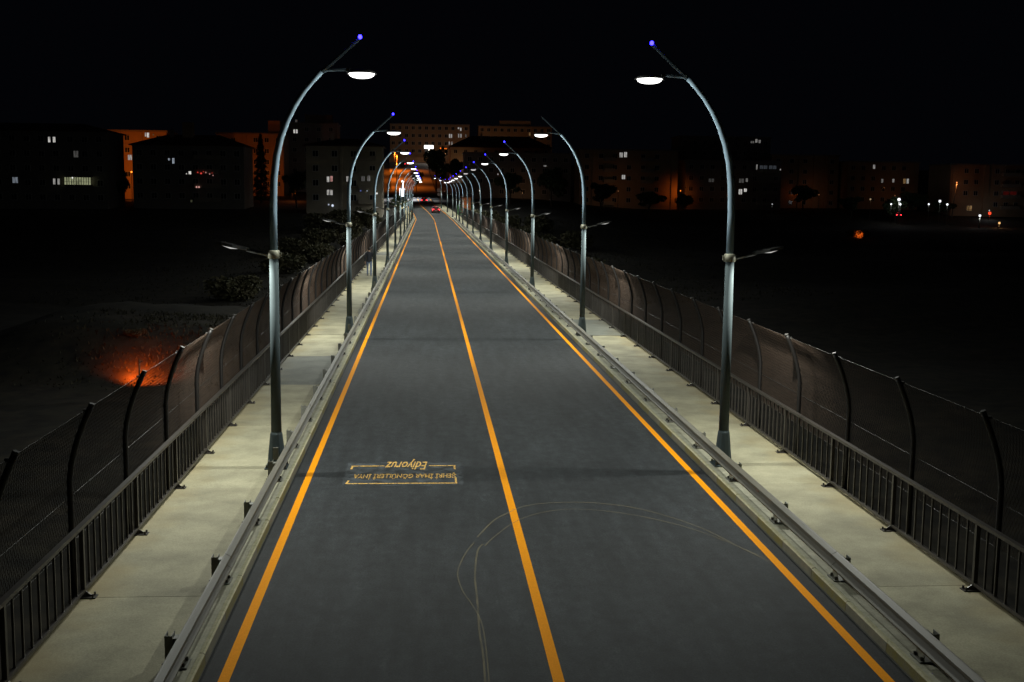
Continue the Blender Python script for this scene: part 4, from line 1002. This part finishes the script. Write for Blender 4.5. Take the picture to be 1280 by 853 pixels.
# ------------------------------------------------------------------ cars
def make_car(paint):
    t = thing('car', 'x', 'car')
    ST = [(-2.05, .70, .42, .78), (-1.98, .80, .30, .92), (-1.2, .86, .24, .95), (0.0, .88, .22, .95), (1.0, .87, .22, .93), (1.7, .82, .26, .84), (2.05, .66, .36, .66)]
    mb = MB(); b = len(mb.v)
    for y, w, z0, z1 in ST:
        mb.v += [(-w * .92, y, z0), (-w, y, lerp(z0, z1, .45)), (-w * .93, y, z1), (w * .93, y, z1), (w, y, lerp(z0, z1, .45)), (w * .92, y, z0)]
    for i in range(len(ST) - 1):
        for k in range(6): mb.face((b + i * 6 + k, b + i * 6 + (k + 1) % 6, b + (i + 1) * 6 + (k + 1) % 6, b + (i + 1) * 6 + k))
    mb.face([b + k for k in range(6)]); mb.face([b + (len(ST) - 1) * 6 + k for k in range(6)])
    body = mb.build('body', paint, t)
    CB = [(-1.95, .76, .955, .60, .96), (-1.55, .79, .955, .62, 1.38), (-0.3, .80, .955, .64, 1.46), (0.45, .80, .953, .62, 1.40), (1.15, .78, .935, .66, .94)]
    mb = MB(); b = 0
    for y, w, z0, w1, z1 in CB: mb.v += [(-w, y, z0), (-w1, y, z1), (w1, y, z1), (w, y, z0)]
    for i in range(len(CB) - 1):
        for k in range(3): mb.face((i * 4 + k, i * 4 + k + 1, (i + 1) * 4 + k + 1, (i + 1) * 4 + k), 0)
    mb.build('windows', M['pane'], t)
    mb = MB()
    mb.quad((-.60, -1.5, 1.385), (.60, -1.5, 1.385), (.63, -.3, 1.468), (-.63, -.3, 1.468)); mb.quad((-.63, -.3, 1.468), (.63, -.3, 1.468), (.60, .42, 1.408), (-.60, .42, 1.408)); mb.build('roof', paint, t)
    wd = MB(); wd.tube([(-.1, 0, 0), (.1, 0, 0)], .31, 16, smooth=False); rd_ = MB(); rd_.tube([(-.11, 0, 0), (.11, 0, 0)], .19, 10, smooth=False)
    dw, dr = wd.mesh('wheel', mat('tyre', (.02, .02, .02), .8)), rd_.mesh('rim', M['galv'])
    for x in (-.78, .78):
        for y in (-1.3, 1.3): o = put('wheel', dw, t, (x, y, .31)); put('rim', dr, o)
    for x in (-1, 1):
        MB().box(*sorted((x * .42, x * .79)), -2.04, -1.97, .66, .90).build('tail_light', emit((1, .035, .05), 7.0), t)
        MB().box(*sorted((x * .42, x * .70)), 1.95, 2.03, .55, .68).build('headlight', M['frame'], t)
        MB().box(*sorted((x * .80, x * .98)), .55, .72, .90, 1.04).build('wing_mirror', paint, t)
    MB().box(-.15, .15, -1.60, -1.55, 1.34, 1.375).build('brake_light', emit((1, .03, .05), 2.0), t)
    MB().box(-.26, .26, -2.085, -2.052, .50, .62).build('number_plate', M['white_paint'], t)
    MB().box(-.74, .74, -2.10, -1.99, .34, .48).build('bumper', M['bolt'], t)
    return t
red = mat('red_car_paint', (0.30, 0.02, 0.02), 0.3); dark = mat('dark_car_paint', (0.05, 0.05, 0.055), 0.3); silver = mat('silver_car_paint', (0.45, 0.45, 0.46), 0.35)
def car(paint, x, y, z, rz, label):
    t = make_car(paint); t.location = (x, y, z); t.rotation_euler = (0.035, 0, rz); t['label'] = label; t['group'] = 'cars driving away from the bridge'; return t
p, n = path_at(262); car(red, p.x + 1.55, 262, p.z, 0.05, 'nearer of the two cars with red tail lights on the road')
p, n = path_at(308); car(dark, p.x + 1.2, 308, p.z, 0.03, 'farther of the two cars with red tail lights, by the crossing')
car(silver, -11.0, 503, 16.7, 0.4, 'pale car with red lights high on the orange hill street')
car(dark, 123.6, 305, terrain(123.6, 305) + 0.05, 0.3, 'car with red lights parked among trees at far right')

# ------------------------------------------------------------------ the pedestrian on the left walkway
def person(x, y, z):
    J = {'pelvis': (0, 0, .94), 'waist': (0, .01, 1.08), 'chest': (0, .0, 1.30), 'neckb': (0, .0, 1.46), 'neck': (0, .01, 1.52), 'head': (0, .03, 1.62), 'crown': (0, .015, 1.72),
         'hipl': (-.10, 0, .90), 'kneel': (-.11, .16, .50), 'ankl': (-.11, .13, .10), 'toel': (-.12, .27, .05),
         'hipr': (.10, 0, .90), 'kneer': (.11, -.02, .48), 'ankr': (.11, -.22, .12), 'toer': (.12, -.10, .03),
         'shl': (-.19, 0, 1.42), 'ell': (-.25, -.10, 1.14), 'wrl': (-.25, .02, .90), 'hal': (-.24, .06, .81),
         'shr': (.19, 0, 1.42), 'elr': (.25, .05, 1.13), 'wrr': (.25, .20, .93), 'har': (.24, .24, .85)}
    R = {'pelvis': .15, 'waist': .145, 'chest': .165, 'neckb': .10, 'neck': .058, 'head': .105, 'crown': .075, 'hipl': .095, 'hipr': .095, 'kneel': .062, 'kneer': .062, 'ankl': .045, 'ankr': .045, 'toel': .042, 'toer': .042,
         'shl': .072, 'shr': .072, 'ell': .05, 'elr': .05, 'wrl': .033, 'wrr': .033, 'hal': .036, 'har': .036}
    E = [('pelvis', 'waist'), ('waist', 'chest'), ('chest', 'neckb'), ('neckb', 'neck'), ('neck', 'head'), ('head', 'crown'), ('pelvis', 'hipl'), ('hipl', 'kneel'), ('kneel', 'ankl'), ('ankl', 'toel'), ('pelvis', 'hipr'), ('hipr', 'kneer'), ('kneer', 'ankr'), ('ankr', 'toer'),
         ('chest', 'shl'), ('shl', 'ell'), ('ell', 'wrl'), ('wrl', 'hal'), ('chest', 'shr'), ('shr', 'elr'), ('elr', 'wrr'), ('wrr', 'har')]
    for h, w, s_ in (('l', 'hal', -1), ('r', 'har', 1)):
        bx, by, bz = J[w]
        for i, (dy, L) in enumerate(((.035, .075), (.012, .085), (-.012, .08), (-.034, .062))):
            J['f%s%d' % (h, i)] = (bx - s_ * .004, by + dy * .8, bz - .045); J['g%s%d' % (h, i)] = (bx - s_ * .012, by + dy + .012, bz - .045 - L * .55); R['f%s%d' % (h, i)] = .011; R['g%s%d' % (h, i)] = .008
            E += [(w, 'f%s%d' % (h, i)), ('f%s%d' % (h, i), 'g%s%d' % (h, i))]
        J['t' + h] = (bx - s_ * .012, by + .055, bz - .02); R['t' + h] = .010; E.append((w, 't' + h))
    names = list(J); me = bpy.data.meshes.new('person')
    me.from_pydata([J[k] for k in names], [(names.index(a), names.index(b)) for a, b in E], [])
    o = bpy.data.objects.new('person', me); C.objects.link(o)
    sk = o.modifiers.new('skin', 'SKIN'); sb = o.modifiers.new('smooth', 'SUBSURF'); sb.levels = 1; sb.render_levels = 1
    for i, k in enumerate(names):
        v = me.skin_vertices[0].data[i]; v.radius = (R[k], R[k] * (.8 if k in ('waist', 'chest', 'pelvis') else 1)); v.use_root = (k == 'pelvis')
    bpy.context.view_layer.update()
    dm = bpy.data.meshes.new_from_object(o.evaluated_get(bpy.context.evaluated_depsgraph_get()))
    bpy.data.objects.remove(o)
    dm.materials.clear()
    for q in (mat('dark_jacket', (.02, .022, .03), .8, var=.4, scale=9), mat('pale_blue_jeans', (.16, .21, .32), .85, var=.5, scale=8), mat('skin', (.42, .27, .20), .6), mat('dark_hair', (.015, .012, .01), .7), mat('shoes', (.3, .3, .3), .7)): dm.materials.append(q)
    for f in dm.polygons:
        c = f.center; f.use_smooth = True
        if c.z < .12 : k = 4
        elif c.z < .90 and abs(c.x) < .195: k = 1
        elif c.z < .915 and abs(c.x) >= .195: k = 2
        elif c.z < 1.50: k = 0
        elif c.z > 1.66 or c.y < .02 and c.z > 1.56: k = 3
        else: k = 2
        f.material_index = k
    p_ = put('person', dm, None, (x, y, z))
    # face towards the far end of the bridge
    mb = MB(); mb.lathe([(.004, 0), (.014, .005), (.010, .03), (.003, .045)], 0, 0, 6); mb.build('nose', dm.materials[2], p_, (0, .135, 1.605))
    for s_ in (-1, 1):
        MB().lathe([(.004, -.008), (.011, 0), (.004, .008)], 0, 0, 6).build('eye', M['pane'], p_, (s_ * .035, .127, 1.645))
        MB().lathe([(.01, -.03), (.022, 0), (.012, .03)], 0, 0, 6).build('ear', dm.materials[2], p_, (s_ * .105, .02, 1.62))
    MB().box(-.025, .025, -.005, .005, -.006, .006).build('mouth', mat('lips', (.3, .12, .1), .6), p_, (0, .125, 1.575))
    tag(p_, 'person in dark jacket and pale jeans walking on the left walkway', 'person')
person(-4.85, 69.8, 0.15)
